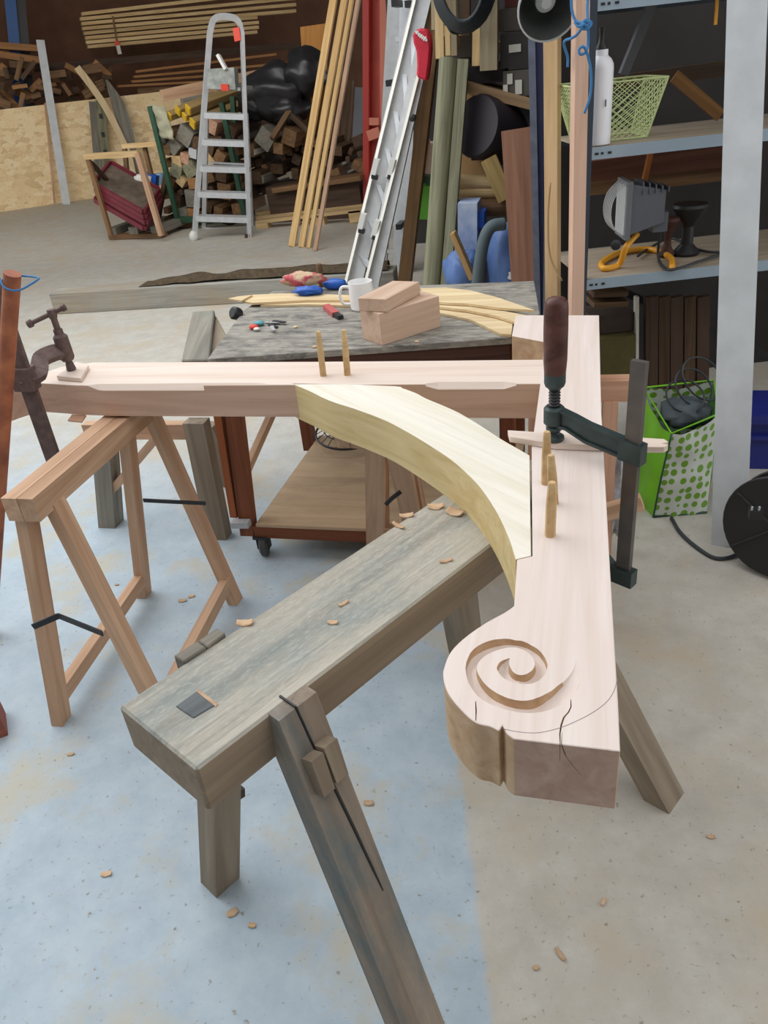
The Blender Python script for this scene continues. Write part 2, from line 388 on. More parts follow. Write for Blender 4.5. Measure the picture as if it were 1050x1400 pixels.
ROOF = plain('roof_sheet', (150, 148, 144), .8, var=.1)
OD = (G(135, 270)-G(0, 290)); OD.z = 0; OD.normalize(); ON = Vector((-OD.y, OD.x, 0))   # run of the chipboard wall and its normal
O0 = G(0, 290)
def slab(name, a, b, z0, z1, t, mat, nrm, kind='structure', **k):
    a = Vector(a); b = Vector(b); n = Vector(nrm).normalized()*t
    bm = bmesh.new(); hexa(bm, [(a.x,a.y,z0),(b.x,b.y,z0),(b.x+n.x,b.y+n.y,z0),(a.x+n.x,a.y+n.y,z0),(a.x,a.y,z1),(b.x,b.y,z1),(b.x+n.x,b.y+n.y,z1),(a.x+n.x,a.y+n.y,z1)])
    M = frame_x(Vector((a.x,a.y,z0)), Vector((b.x,b.y,z0))); me = tomesh(bm); me.transform(M.inverted())
    return link(name, me, mat, None, M, kind=kind, **k)
slab('wall_partition', O0-OD*3, O0+OD*4.2, 0, 1.395, .02, OSB, ON)
B0 = O0+ON*2.4
slab('wall_back', B0-OD*5, B0+OD*9, 0, 3.6, .1, WALLD, ON)
SX = Vector((.96, .275, 0)).normalized(); SY = Vector((-SX.y, SX.x, 0))                 # run of the steel shelving
S0 = Vector((.02, 2.81, 0))
slab('wall_right', S0+SY*.95+SX*.13, S0+SY*.95+SX*5, 0, 3.6, .1, WALLR, SY)
slab('wall_side', S0+SY*.95+SX*.13, Vector((.15, 7.2, 0)), 0, 3.6, .1, WALLR, SX)
slab('wall_recess', Vector((-1.6, 7.3, 0)), Vector((.15, 7.2, 0)), 0, 3.6, .1, WALLR, (0, 1, 0))
slab('wall_front_block', Vector((-14,-3.6,0)), Vector((7,-3.6,0)), 0, 3.6, .1, ROOF, (0,-1,0))  # unseen wall added to cut light from the front
# unseen roof bays shaped to darken the store, rooflight open over the working floor
for i, (x0, x1, y0, y1) in enumerate([(-14, -9, -4, 18), (-9, 7, 6.6, 18), (.1, 7, 2.7, 6.6), (-7.5, 7, -4, -1.4)]):
    bm = bmesh.new(); hexa(bm, [(x0,y0,3.6),(x1,y0,3.6),(x1,y1,3.6),(x0,y1,3.6),(x0,y0,3.65),(x1,y0,3.65),(x1,y1,3.65),(x0,y1,3.65)])
    link('ceiling', tomesh(bm), ROOF, None, Matrix(), kind='structure')
# ---------------------------------------------------------------- the oak frame being fitted
ZT = .80; ZB = .70
def top(px): return [G(x, y, ZT) for x, y in px]
post_px = [(705,431),(819,431),(822,560),(827,650),(833,760),(840,880),(845,960),(848,1027),(702,1010),(693,1003),(687,991),(682,999),(670,993),(651,988),
 (632,972),(613,948),(606,925),(608,910),(617,890),(636,871),(663,852),(690,837),(703,828),(707,765),(728,760),(727,612),(729,597),(742,500),(743,467),(700,459)]
post = thing('carved_post', 'planed oak post with a spiral volute carved at its near end', 'timber', G(770, 760, ZB), None)
arc = smooth_path(top(post_px[11:23]), 5)
main = prism('post_body', top(post_px[:11])+arc+top(post_px[23:]), (0, 1, 0), -.1, 0, OAK, post, bevel=.001, origin=(0, .63, ZT))
# carved volute
sc = 260/1050
o_px = [(822,330),(815,410),(775,490),(730,543),(650,592),(560,620),(480,625),(400,613),(320,590),(250,558),(195,510),(160,450),(147,360),(175,290),(215,255),(270,230),(340,217),(420,224),(510,252),(572,300),(600,360),(590,405),(560,440),(520,460),(480,465),(430,458),(370,440),(335,410),(318,375),(335,345),(365,330),(392,324)]
i_px = [(650,262),(682,318),(694,390),(672,450),(636,492),(590,520),(540,542),(490,556),(440,556),(395,547),(350,530),(300,502),(258,468),(228,430),(208,385),(212,355),(245,318),(300,288),(350,272),(405,264),(460,275),(500,300),(524,330),(530,360),(518,385),(495,403),(465,414),(440,414),(415,402),(398,380),(388,350),(392,326)]
def wind(px, c=(450, 372)):
    out = []; prev = None; tot = 0
    for x, y in px:
        a = math.atan2(y-c[1], x-c[0])
        if prev is not None:
            d = (a-prev+math.pi) % (2*math.pi)-math.pi; tot += d
        else: tot = a
        prev = a; out.append((tot, math.hypot(x-c[0], y-c[1])))
    return out
def at_ang(w, a):
    for (a0, r0), (a1, r1) in zip(w, w[1:]):
        if (a0-a)*(a1-a) <= 0 and a0 != a1: return r0+(r1-r0)*(a-a0)/(a1-a0)
    return w[0][1] if a < w[0][0] else w[-1][1]
wo, wi = wind(o_px), wind(i_px)
a0 = max(wo[0][0], wi[0][0]); a1 = min(wo[-1][0], wi[-1][0]); K = 110
bm = bmesh.new(); rings = []
for i in range(K+1):
    a = a0+(a1-a0)*i/K; ro, ri = at_ang(wo, a), at_ang(wi, a)
    if ro-ri < 6: ro = ri+6
    Q = lambda r: G(600+(450+r*math.cos(a))*sc, 820+(372+r*math.sin(a))*sc, ZT)
    po, pi = Q(ro), Q(ri); sh_ = min(1, .1+i/7); mm = po*.6+pi*.4; po = mm+(po-mm)*sh_; pi = mm+(pi-mm)*sh_; w = (po-pi).length; d = min(.019, .8*w)*min(1, i/14+.02)
    up = Vector((0, 0, .004))
    ring = [po+up, po, pi+(po-pi)*.94-Vector((0,0,d*.7)), pi+(po-pi)*.5-Vector((0,0,d)), pi+(po-pi)*.08-Vector((0,0,d*.8)), pi, pi+up]
    rings.append([bm.verts.new(p) for p in ring])
for A, B in zip(rings, rings[1:]):
    for k in range(7): bm.faces.new((A[k], A[(k+1) % 7], B[(k+1) % 7], B[k]))
bm.faces.new(rings[0]); bm.faces.new(rings[-1][::-1])
volute = tomesh(bm)
def crack(pts, w, depth, dirn=(0, 0, -1)):
    bm = bmesh.new(); rr = []; dv = Vector(dirn).normalized(); m = len(pts)
    for i, p in enumerate(pts):
        p = Vector(p); t = (Vector(pts[min(i+1, m-1)])-Vector(pts[max(i-1, 0)])).normalized(); s = t.cross(dv).normalized()
        ww = w*(.25+.75*math.sin(math.pi*(i+.4)/(m-.2)))
        rr.append([bm.verts.new(p-s*ww-dv*.003), bm.verts.new(p+s*ww-dv*.003), bm.verts.new(p+dv*depth+s*ww*.3), bm.verts.new(p+dv*depth-s*ww*.3)])
    for A, B in zip(rr, rr[1:]):
        for k in range(4): bm.faces.new((A[k], A[(k+1) % 4], B[(k+1) % 4], B[k]))
    bm.faces.new(rr[0]); bm.faces.new(rr[-1][::-1]); return tomesh(bm)
cr1 = crack([G(600+x*sc, 820+y*sc, ZT) for x, y in [(728,540),(730,590),(716,620),(690,650),(676,690),(668,740),(670,800)]], .0011, .03)
yf = G(768, 1019, ZT).y
cr2 = crack([PY(600+x*sc, 820+y*sc, yf) for x, y in [(670,780),(684,826),(700,868),(725,905),(762,948),(792,985)]], .0010, .02, (0, 1, 0))
cr3 = crack([G(600+x*sc, 820+y*sc, ZT) for x, y in [(203,560),(206,610),(204,668)]], .0009, .02)
cut(main, [volute, cr1, cr2, cr3])
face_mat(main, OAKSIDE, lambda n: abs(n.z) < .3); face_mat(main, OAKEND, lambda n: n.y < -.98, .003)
autosmooth(main.data, .45)
# pencil line of the volute's outer turn, a thin scored ribbon
pl = [(810,285),(900,330),(975,400),(978,470),(950,545),(870,610),(770,665),(660,710),(540,735),(430,728),(350,712),(300,702)]
pl = [(985,440),(968,500),(930,560),(860,616),(770,665),(660,710),(540,735),(430,728),(352,712)]
bm = bmesh.new(); tube_bm(bm, [p+Vector((0,0,.0001)) for p in smooth_path([G(600+x*sc, 820+y*sc, ZT) for x, y in pl], 6)], .0004, 5)
link('pencil_line', tomesh(bm), CRACK, post, label='thin pencilled curve round the volute')
# curved brace
br_px = [(397,523),(463,524.5),(540,527.5),(550,530),(569,537),(582,544),(606,554),(628,564),(655,580),(685,599.5),(705,611),(724,622),(726,759),(705,764),
 (698,741),(688,717),(676,694),(660,670),(646,654),(628,637),(611,623.5),(591,610.5),(570,597.5),(540,580.5),(517,570),(484,558),(450,547),(423,534)]
bro = top(br_px[:2])+smooth_path(top(br_px[1:12]), 3)[1:]+top(br_px[12:13])+smooth_path(top(br_px[13:]), 3)
brace = prism('curved_brace', bro, (.75, -.66, 0), -.1, -.001, OAKY, None, bevel=.0006, label='yellow oak curved brace let in between the cross beam and the carved post', cat='timber')
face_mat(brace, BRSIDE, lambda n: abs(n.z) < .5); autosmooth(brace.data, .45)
# cross beam
bp = [(741,524),(395,525.5),(140,527),(100,526),(50,523),(29,526),(12,531),(-30,546),(-30,536),(12,525),(50,513),(83,501),(127,495),(430,494),(560,493),(743,491)]
bm_o = prism('cross_beam', [G(x, y, ZT) for x, y in bp], (1, 0, 0), -.092, -.001, FIR, None, bevel=.0012, up=(0,0,1), origin=G(-30, 540, ZT), label='long pinkish timber beam lying across the sawhorses from left to the carved post', cat='timber')
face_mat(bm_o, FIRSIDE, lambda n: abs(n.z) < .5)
def chamfer(a, b):                                # cutter for a stopped chamfer on the beam's front top edge
    P, Q = G(*a, ZT-.001), G(*b, ZT-.001); x = (Q-P).normalized(); f = Vector((x.y, -x.x, 0)); w = .011; bm = bmesh.new(); rr = []
    for p, s in ((P, .15), (P+x*.03, 1), (Q-x*.03, 1), (Q, .15)):
        k = w*s; rr.append([bm.verts.new(p+f*.004+Vector((0,0,.006+.004))), bm.verts.new(p-f*(k+.006)+Vector((0,0,.006+.004-.004))), bm.verts.new(p+f*.004-Vector((0,0,k+.004)))])
    for A_, B_ in zip(rr, rr[1:]):
        for k in range(3): bm.faces.new((A_[k], A_[(k+1)%3], B_[(k+1)%3], B_[k]))
    bm.faces.new(rr[0]); bm.faces.new(rr[-1][::-1]); return tomesh(bm)
cut(bm_o, [chamfer((120,527), (366,525.3)), chamfer((582,524.5), (706,524.1))])
# pegs
def peg(base, topp, r, lab, grp=None):
    o = thing('oak_peg', lab, 'peg', base, grp)
    d = (topp-base).normalized(); L = (topp-base).length
    lathe('shaft', [(r, -.012), (r, L*.55), (r*.74, L-.002), (r*.6, L)], PEG, o, base, topp, n=8)
def pegpx(b, t, r, lab):
    B = G(*b, ZT); peg(B, PY(t[0], t[1], B.y), r, lab)
pegpx((752,732), (755,659), .0088, 'oak peg standing in the carved post, nearest of its three')
pegpx((757,688), (753,622), .0085, 'oak peg standing in the carved post, middle of its three')
pegpx((746,661), (748,590), .0085, 'oak peg standing in the carved post, next to the clamp foot')
pegpx((442,513), (435,453), .0088, 'oak peg standing in the cross beam, left of its pair')
pegpx((475,512), (470,451), .0088, 'oak peg standing in the cross beam, right of its pair')
# packing board under the clamp foot
Z2 = ZT+.014
pb = [G(x, y, Z2) for x, y in [(694,588),(760,592),(884,598.5),(908,600),(914,604),(905,606),(914,608),(908,611),(884,611),(760,606.5),(697,597)]]
prism('packing_board', pb, (G(900,606,Z2)-G(697,592,Z2)), -.013, 0, FIR, None, bevel=.0008, label='thin split packing board across the carved post under the big clamp foot', cat='board')
# F clamp on the post
cp = G(757, 601, Z2); zc = .868
fc = thing('bar_clamp', 'dark green bar clamp with a brown wooden handle holding the carved post', 'clamp', G(865, 780, .59))
def cz(y): return PY(759, y, cp.y).z
hz0, hz1 = cz(512), cz(406); hf = cz(531)
lathe('clamp_handle', [(.016,0),(.0205,.003),(.0225,.03),(.0228,.09),(.0222,hz1-hz0-.02),(.021,hz1-hz0-.010),(.016,hz1-hz0-.003),(.008,hz1-hz0)], HANDLEW, fc, (cp.x,cp.y,hz0), n=28, label='brown wooden handle')
lathe('ferrule', [(.012,0),(.0185,.006),(.0205,.012),(.0205,hz0-hf+.004),(.019,hz0-hf+.006)], CASTG, fc, (cp.x,cp.y,hf), n=24)
prof = []
zz = 0
while zz < hf-zc-.010: prof += [(.0092, zz), (.0118, zz+.003), (.0092, zz+.006)]; zz += .0062
lathe('screw', prof, STEEL, fc, (cp.x, cp.y, zc+.013), n=20)
lathe('foot', [(.019,0),(.021,.003),(.0205,.008),(.012,.014),(.011,.017),(.0155,.023),(.0155,.03),(.010,.034),(.010,.042)], CASTG, fc, (cp.x, cp.y, Z2), n=24)
bx = G(866, 606, .853); bx = Vector((bx.x, bx.y, 0))
ad = (bx-Vector((cp.x, cp.y, 0))); aL = ad.length; ad.normalize(); an = Vector((-ad.y, ad.x, 0))
AM = Matrix((ad, Vector((0,0,1)), ad.cross(Vector((0,0,1))))).transposed().to_4x4(); AM.translation = Vector((cp.x, cp.y, zc))
def arm_poly(s): return [(-.004,-.017*s),(.006,-.02*s),(.03,-.024*s+.004),(.075,-.036*s),(aL-.02,-.046*s),(aL-.02,-.012-.006*(1-s)),(.08,-.001*s),(.045,.008*s),(.018,.0135*s),(-.004,.0165*s)]
bm = bmesh.new()
def ext(poly, t):
    lo = [bm.verts.new((x, y, -t)) for x, y in poly]; hi = [bm.verts.new((x, y, t)) for x, y in poly]; n = len(poly)
    bm.faces.new(hi); bm.faces.new(lo[::-1])
    for i in range(n): bm.faces.new((lo[i], lo[(i+1)%n], hi[(i+1)%n], hi[i]))
ext(arm_poly(1), .0042)
P = arm_poly(1)
for chain in (P[1:5], P[5:9]):                     # the two flanges of the arm
    for (xa, ya), (xb, yb) in zip(chain, chain[1:]):
        hexa(bm, [(xa,ya-.003,-.0085),(xb,yb-.003,-.0085),(xb,yb-.003,.0085),(xa,ya-.003,.0085),(xa,ya+.003,-.0085),(xb,yb+.003,-.0085),(xb,yb+.003,.0085),(xa,ya+.003,.0085)])
hexa(bm, [(aL-.024,-.05,-.012),(aL+.022,-.054,-.012),(aL+.022,-.054,.012),(aL-.024,-.05,.012),(aL-.024,-.008,-.012),(aL+.022,-.014,-.012),(aL+.022,-.014,.012),(aL-.024,-.008,.012)])
link('arm', tomesh(bm, .0012), CASTG, fc, AM)
lathe('screw_nut', [(.017,0),(.0205,.004),(.0205,.034),(.016,.039)], CASTG, fc, (cp.x, cp.y, zc-.02), n=24)
bz1 = PP(868, 492, bx, ad.cross(Vector((0,0,1)))).z; bz0 = PP(850, 782, bx, ad.cross(Vector((0,0,1)))).z
def upbar(name, c, z0, z1, wa, wn, a, mat, par):
    M = Matrix((Vector((0,0,1)), a, Vector((0,0,1)).cross(a))).transposed().to_4x4(); M.translation = Vector((c.x, c.y, z0))
    return link(name, box_mesh(z1-z0, wa, wn, .0025), mat, par, M)
upbar('bar', bx, bz0-.02, bz1, .029, .012, ad, BARSTEEL, fc)
bm = bmesh.new()
jz = bz0+.012
jm = Matrix((ad, Vector((0,0,1)), ad.cross(Vector((0,0,1))))).transposed().to_4x4(); jm.translation = Vector((bx.x, bx.y, jz))
hexa(bm, [(-.024,-.036,-.012),(.024,-.036,-.012),(.024,-.036,.012),(-.024,-.036,.012),(-.024,.0,-.012),(.024,.0,-.012),(.024,.0,.012),(-.024,.0,.012)])
hexa(bm, [(-aL-.01,ZB-jz-.018,-.008),(-.02,-.03,-.011),(-.02,-.03,.011),(-aL-.01,ZB-jz-.018,.008),(-aL-.01,ZB-jz-.002,-.008),(-.02,-.004,-.011),(-.02,-.004,.011),(-aL-.01,ZB-jz-.002,.008)])
link('fixed_jaw', tomesh(bm, .0015), CASTG, fc, jm)

# rusty clamp on the left end of the beam
lp = G(98, 506, ZT+.012)
prism('clamp_pad', [G(x, y, ZT+.012) for x, y in [(77,514),(110,517),(121,499),(104,494)]], (1, -.3, 0), -.012, 0, FIR, None, bevel=.001, label='small wooden pad under the rusty clamp screw on the cross beam', cat='pad')
lc = thing('rusty_clamp', 'rusty iron bar clamp with a tee screw gripping the left end of the cross beam', 'clamp', PY(70, 590, 1.70))
qb = PY(33, 512, 1.70); YB = 1.70
def zc2(px, py): return PY(px, py, YB)
b_lo = PY(78, 612, YB); b_lo.z -= .16; b_hi = PY(-12, 345, YB)
b_lo = Vector((qb.x, qb.y, .52)); b_hi = Vector((qb.x, qb.y, 1.20))
upbar('bar', qb, .52, 1.20, .047, .012, Vector((1, 0, 0)), RUSTY, lc)
nz = .868
nut_c = Vector((lp.x-.002, lp.y, nz))
bm = bmesh.new()
pth = [Vector((qb.x-.012, qb.y-.004, qb.z-.012)), Vector((qb.x+.03, qb.y+.02, qb.z-.004)), PY(55, 492, 1.78), PY(75, 482, 1.83), nut_c+Vector((-.012, -.004, -.004))]
tube_bm(bm, smooth_path(pth, 5), 1, sec=[(-.021,-.011),(.021,-.011),(.021,.011),(-.021,.011)])
hexa(bm, [tuple(qb+Vector(v)) for v in [(-.032,-.02,-.042),(.028,-.02,-.042),(.028,.018,-.042),(-.032,.018,-.042),(-.032,-.02,.02),(.028,-.02,.02),(.028,.018,.02),(-.032,.018,.02)]])
link('arm', tomesh(bm, .003), RUSTY, lc)
scd = (PY(73, 434, lp.y)-lp).normalized()
lathe('screw_nut', [(.016,0),(.0205,.008),(.0205,.07),(.013,.078),(.013,.092)], RUSTY, lc, lp+scd*.03, lp+scd, n=16)
lathe('screw', [(.011,0),(.014,.003),(.011,.02),(.009,.03),(.009,.15),(.012,.158),(.012,.178)], RUSTY, lc, lp, lp+scd, n=14)
tc = lp+scd*.167
td = (PY(90, 429, lp.y-.0)-PY(52, 447, lp.y-.03)).normalized()
lathe('tommy_bar', [(.011,0),(.011,.012),(.0065,.014),(.0065,.105),(.0095,.107),(.0095,.118)], RUSTY, lc, tc-td*.076, tc+td, n=12)
# rust coloured pole leaning past the beam end
pt = PY(17, 374, 1.60); d2 = PY(3, 600, 1.60)-pt; pb_ = pt+d2*(pt.z/-d2.z)
rp = thing('leaning_pole', 'rust brown pole with blue twine at its top leaning past the left beam end', 'pole', pb_)
bm = bmesh.new(); tube_bm(bm, [pb_, pt], .020, 12); me = tomesh(bm, .002); autosmooth(me)
link('shaft', me, RUSTPOLE, rp)
tw = [pt+Vector(v) for v in [(-.026,-.012,-.012),(-.02,.018,-.008),(.02,.02,-.012),(.055,.01,-.014),(.06,0,-.018),(.02,-.022,-.034),(-.012,-.026,-.026)]]
tube('twine', smooth_path(tw, 4, True), .0025, BLUEROPE, rp, n=5, closed=True, label='blue twine loop')
# ---------------------------------------------------------------- heavy low trestle in the foreground
u = (G(668, 747, ZB)-G(268, 1052, ZB)).normalized(); u.z = 0; u.normalize(); n_ = Vector((u.y, -u.x, 0))
A = G(162, 965, ZB); B = G(268, 1052, ZB); LB = 1.02; TH = .088
bench = thing('saw_trestle', 'grey weathered low saw trestle with splayed legs in the foreground under the brace', 'trestle', (A+B)/2+u*.5-Vector((0,0,ZB)))
tbm = prism('top_beam', [A, B, B+u*LB, A+u*(LB-.02)], u, -TH, 0, OLD, bench, bevel=.004, origin=A)
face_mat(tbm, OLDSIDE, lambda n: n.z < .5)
cen = (A+B)/2; hw = abs((B-A).dot(n_))/2
tA, tB = G(376, 984, ZB), G(430, 942, ZB)                        # near right leg top, outer edge
cR = (tA+tB)/2; wl = (tB-tA).length
footR = G(604, 1492, 0)
l1 = leg('leg', cR-n_*.022+Vector((0,0,-.001)), footR, u*wl*.95, n_*.056, OLDBLUE, bench, label='leg with a split and a blue paint smear')
tl = G(283, 884, ZB); tl = tl+(-n_)*0; footL = G(301, 1203, 0)
pl_ = cen+u*((tl-cen).dot(u))-n_*(hw-.02)
leg('leg', pl_-Vector((0,0,.012)), footL, u*wl*.8, n_*.058, OLDLEG, bench)
footFR = G(908, 1089, 0); along = (footFR-cen).dot(u)-.12
topFR = cen+u*along+n_*(hw-.015)-Vector((0,0,.012))
leg('leg', topFR, footFR, u*.075, n_*.06, OLDLEG, bench)
footFL = G(640, 905, 0)
leg('leg', cen+u*(along-.04)-n_*(hw-.03)-Vector((0,0,.012)), footFL, u*.08, n_*.058, OLDLEG, bench)
# wedge driven into the split leg, split line, plug, small blocks
M1 = FR[l1]; Lx = (cR-footR).length
dl = (footR-cR).normalized(); outn = (n_ - dl*n_.dot(dl)).normalized()
wc = cR+dl*.105+outn*.006
def wed(nm, c, ln, w, t, mat, par, lab=None):
    bar(nm, c-dl*ln/2, c+dl*ln/2, w, t, mat, par, up=outn, bevel=.002, t=.9, label=lab)
wed('wedge', wc-u*.014, .062, .024, .05, OLDLEG, bench); wed('wedge', wc+u*.014-dl*.004, .062, .027, .052, OLDLEG, bench)
sp0 = cR+dl*.0+outn*.0085; 
bm = bmesh.new(); tube_bm(bm, [cR-n_*.03-u*.004+Vector((0,0,.0015)), cR+n_*.006-u*.004+Vector((0,0,.001))], .0022, 4)
side0 = footR + (cR-footR)
def facept(s, off): return cR+dl*s+outn*.0072*0+u*off
fp = []
for s, off in [(.0,-.004),(.06,-.001),(.14,.006),(.22,.012),(.30,.017),(.345,.02)]:
    base = (cR-n_*.022)+(footR-(cR-n_*.022))*(s/(footR-(cR-n_*.022)).length)+n_*.028+u*off
    fp.append(base)
tube_bm(bm, fp, [.0022,.0022,.003,.003,.0024,.0012], 4)
link('split', tomesh(bm), BLACKP, bench, label='dark split running down the leg')
pc = [(240,965),(268,945),(293,964),(264,981)]
prism('mortise_plug', [G(x, y, ZB+.002) for x, y in pc], u, -.01, 0, wood('plug', (112,118,120), (84,88,90), streak=.5, var=0), bench, bevel=.001, label='square dark plug in the top')
bm = bmesh.new(); hexa(bm, [tuple(G(x, y, ZB+.0012)+Vector((0,0,dz))) for dz in (-.006, 0) for x, y in [(268,945),(295,966),(298,962),(271,942)]])
link('mortise_edge', tomesh(bm), SHAV, bench)
for px in ([(237,896),(269.5,876),(282,884.5),(251,904)], [(270.5,875.5),(296,858),(308,865),(283,884)]):
    prism('leg_key', [G(x, y, ZB+.006) for x, y in px], u, -.05, 0, GREYW, bench, bevel=.002)
kc = PP(316, 1093, footL, n_)
bar('wedge', PP(302, 1098, footL+n_*.03, n_), PP(331, 1080, footL+n_*.03, n_), .02, .022, wood('dark_wedge', (84,76,66), (60,54,48), var=0), bench, up=(0,0,1))
# ---------------------------------------------------------------- folding sawhorses
def strut(name, a, b, w, t, mat, par, up, **k): return bar(name, a, b, w, t, mat, par, up=up, bevel=.002, **k)
R0, R1 = G(22, 682, ZB), G(150, 577, ZB)
rd = (R1-R0).normalized(); rn = Vector((rd.y, -rd.x, 0))           # rn points right
R2 = R0+rd*.80
sh = thing('folding_sawhorse', 'folding softwood sawhorse at the left carrying the cross beam', 'sawhorse', (R0+R2)/2-Vector((0,0,ZB)))
def ridge_side(o, sgn, fa, fb, sa, sb, mat, R0, R2, rn, rd, stz=.1, w=.046, t=.034):
    """one hinged half: ridge bar, two legs, a stringer"""
    bar('ridge', R0+rn*.022*sgn-Vector((0,0,.031)), R2+rn*.022*sgn-Vector((0,0,.031)), .042, .062, mat, o, bevel=.004)
    tops = [R0+rd*sa+rn*.03*sgn-Vector((0,0,.05)), R0+rd*sb+rn*.03*sgn-Vector((0,0,.05))]
    for tp, ft in zip(tops, (fa, fb)): leg('leg', tp, ft, rd*w, rn*t, mat, o)
    p = [ft+(tp-ft)*(stz/tp.z)-rn*.0*sgn for tp, ft in zip(tops, (fa, fb))]
    bar('stringer', p[0], p[1], .03, .042, mat, o, bevel=.002)
    return tops
FA1, FA2 = G(84, 985), G(197, 813)
FB2 = G(322, 822); FB1 = FB2+(FA1-FA2)
ridge_side(sh, -1, FA1, FA2, .05, .55, PINE, R0, R2, rn, rd, .075)
ridge_side(sh, 1, FB1, FB2, .08, .60, PINE, R0, R2, rn, rd, .075)
def bracket(o, a, m, b, wd=.016):
    bm = bmesh.new()
    for p, q in ((a, m), (m, b)):
        M = frame_x(p, q, (0, 0, 1)); L = (q-p).length
        hexa(bm, [M@Vector(c) for c in [(0,-.002,-wd/2),(L,-.002,-wd/2),(L,.002,-wd/2),(0,.002,-wd/2),(0,-.002,wd/2),(L,-.002,wd/2),(L,.002,wd/2),(0,.002,wd/2)]])
    link('folding_stay', tomesh(bm), STEEL, o, label='black metal folding stay')
ya = PP(45, 855, FA1, rd)
tA1 = R0+rd*.05; 
def on(px, py, y): return PY(px, py, y)
yb1 = 1.235
bracket(sh, on(45, 857, yb1+.0), on(80, 842, yb1+.03), on(140, 866, yb1-.01))
bracket(sh, on(196, 684, 1.80), on(235, 686, 1.80), on(281, 688, 1.80), .012)
# packer between ridge and beam
prism('packer', [G(x, y, ZB+.006) for x, y in [(92,574),(112,576),(118,567),(98,566)]], (1,0,0), -.006, 0, PINEP, None, label='little wooden packer between the left sawhorse and the beam', cat='packer')
# middle folding sawhorse behind the brace
sm = thing('folding_sawhorse', 'folding softwood sawhorse behind the brace in front of the wheeled bench', 'sawhorse', (-.55, 1.88, 0))
MR0, MR2 = Vector((-.565, 1.73, ZB)), Vector((-.515, 2.04, ZB)); mrd = (MR2-MR0).normalized(); mrn = Vector((mrd.y, -mrd.x, 0))
f1 = PY(514, 735, 1.72); f1.z = 0; f1 = G(513, 770, 0); f2 = G(572, 752, 0)
bar('ridge', MR0-mrn*.022-Vector((0,0,.031)), MR2-mrn*.022-Vector((0,0,.031)), .042, .062, PINE, sm, bevel=.004)
bar('ridge', MR0+mrn*.022-Vector((0,0,.031)), MR2+mrn*.022-Vector((0,0,.031)), .042, .062, PINE, sm, bevel=.004)
t1 = PY(514, 605, f1.y); 
leg('leg', G(514, 596, .63), f1, Vector((0,.03,0)), Vector((.056,0,0)), PINE, sm)
leg('leg', G(540, 600, .62), f2, Vector((0,.03,0)), Vector((.06,0,0)), PINE, sm)
for sgn, ft in ((-1, f1), (1, f2)):
    leg('leg', MR2+mrn*.03*sgn-Vector((0,0,.05))-mrd*.04, ft+mrd*.06, mrd*.03, mrn*.05, PINE, sm)
bracket(sm, PY(527, 690, 1.75), PY(536, 681, 1.76), PY(548, 672, 1.77), .012)
# right sawhorse behind the post
rt = thing('sawhorse', 'pink softwood sawhorse crossing under the carved post beside the green bag', 'sawhorse', (.0, 2.02, 0))
rz = ZB-.002; rA = Vector((-.13, 2.02, rz)); rB = G(852, 516, rz); rB.x += .03; rA = Vector((rB.x-.30, rB.y-.01, rz))
bar('ridge', rA-Vector((0,0,.03)), rB-Vector((0,0,.03)), .05, .06, PINEP, rt, bevel=.003)
for k, dy in enumerate((-.02, .02)):
    for e in (rA+Vector((.04,0,0)), rB-Vector((.06,0,0))):
        leg('leg', e+Vector((0, dy, -.058)), Vector((e.x, e.y+dy*10, 0)), Vector((.04,0,0)), Vector((0,.03,0)), PINEP, rt)
    if k == 0: bar('stringer', Vector((rA.x, rA.y+dy*6-.026, .27)), PY(878, 686, rA.y+dy*6-.026), .03, .042, PINE, rt, bevel=.005)
bm_s = sheet_mesh(lambda a, b: PY(829+22*a+6*b*0, 612+120*b, 2.12)+Vector((0, .03*noise.noise(Vector((a*3, b*4, 1))), 0)), 8, 14, .002)
link('plastic_sheet', bm_s, plain('sheet_white', (206, 206, 206), .5, var=.35, nscale=30, vcol=(150, 152, 160)), None, label='crumpled printed white plastic hanging between post and green bag', cat='sheet', smooth=True)
# heavy trestle behind the beam
tr = thing('wooden_trestle', 'heavy grey brown trestle standing behind the cross beam left of the wheeled bench', 'trestle', G(215, 700))
ta, tb = G(268, 492, .715), G(291, 428, .715); td_ = (tb-ta).normalized(); tn_ = Vector((td_.y, -td_.x, 0))
pr = [(-.05,0),(.05,0),(.05,.02)]
z0 = .70
quad = [G(250,490,.66), G(288,490,.66), G(308,458,.66), G(292,425,.70), G(265,428,.70)]
prism('block', [G(248,492,.70), G(286,491,.70), G(293,424,.70), G(263,426,.70)], td_, -.08, 0, GREYW, tr, bevel=.004)
prism('block', [G(287,490,.68), G(311,461,.68), G(294,426,.695)], td_, -.08, 0, OLDLEG, tr, bevel=.003)
l0 = leg('leg', PY(142, 585, 2.33), G(152, 716), Vector((.075,0,0)), Vector((0,.07,0)), GREYW, tr)
leg('leg', PY(268, 575, 2.28), G(300, 733), Vector((.08,0,0)), Vector((0,.055,0)), OLDLEG, tr)
leg('leg', PY(285, 580, 2.62), G(318, 662), Vector((.06,0,0)), Vector((0,.06,0)), OLDLEG, tr)
bar('rail', PY(118, 588, 2.36), PY(262, 588, 2.36), .04, .06, PINE, tr)
bar('brace', PY(152, 672, 2.31), PY(216, 596, 2.31), .028, .045, PINE, tr, up=(0,1,0))
# brick at the left edge
bar('brick', G(-75, 1008, .0325), G(4, 978, .0325), .10, .065, plain('brick_red', (158, 92, 76), .85, var=.3, nscale=25, bumpy=.3), None, bevel=.006, label='corner of a red brick on the floor at the left edge', cat='brick')
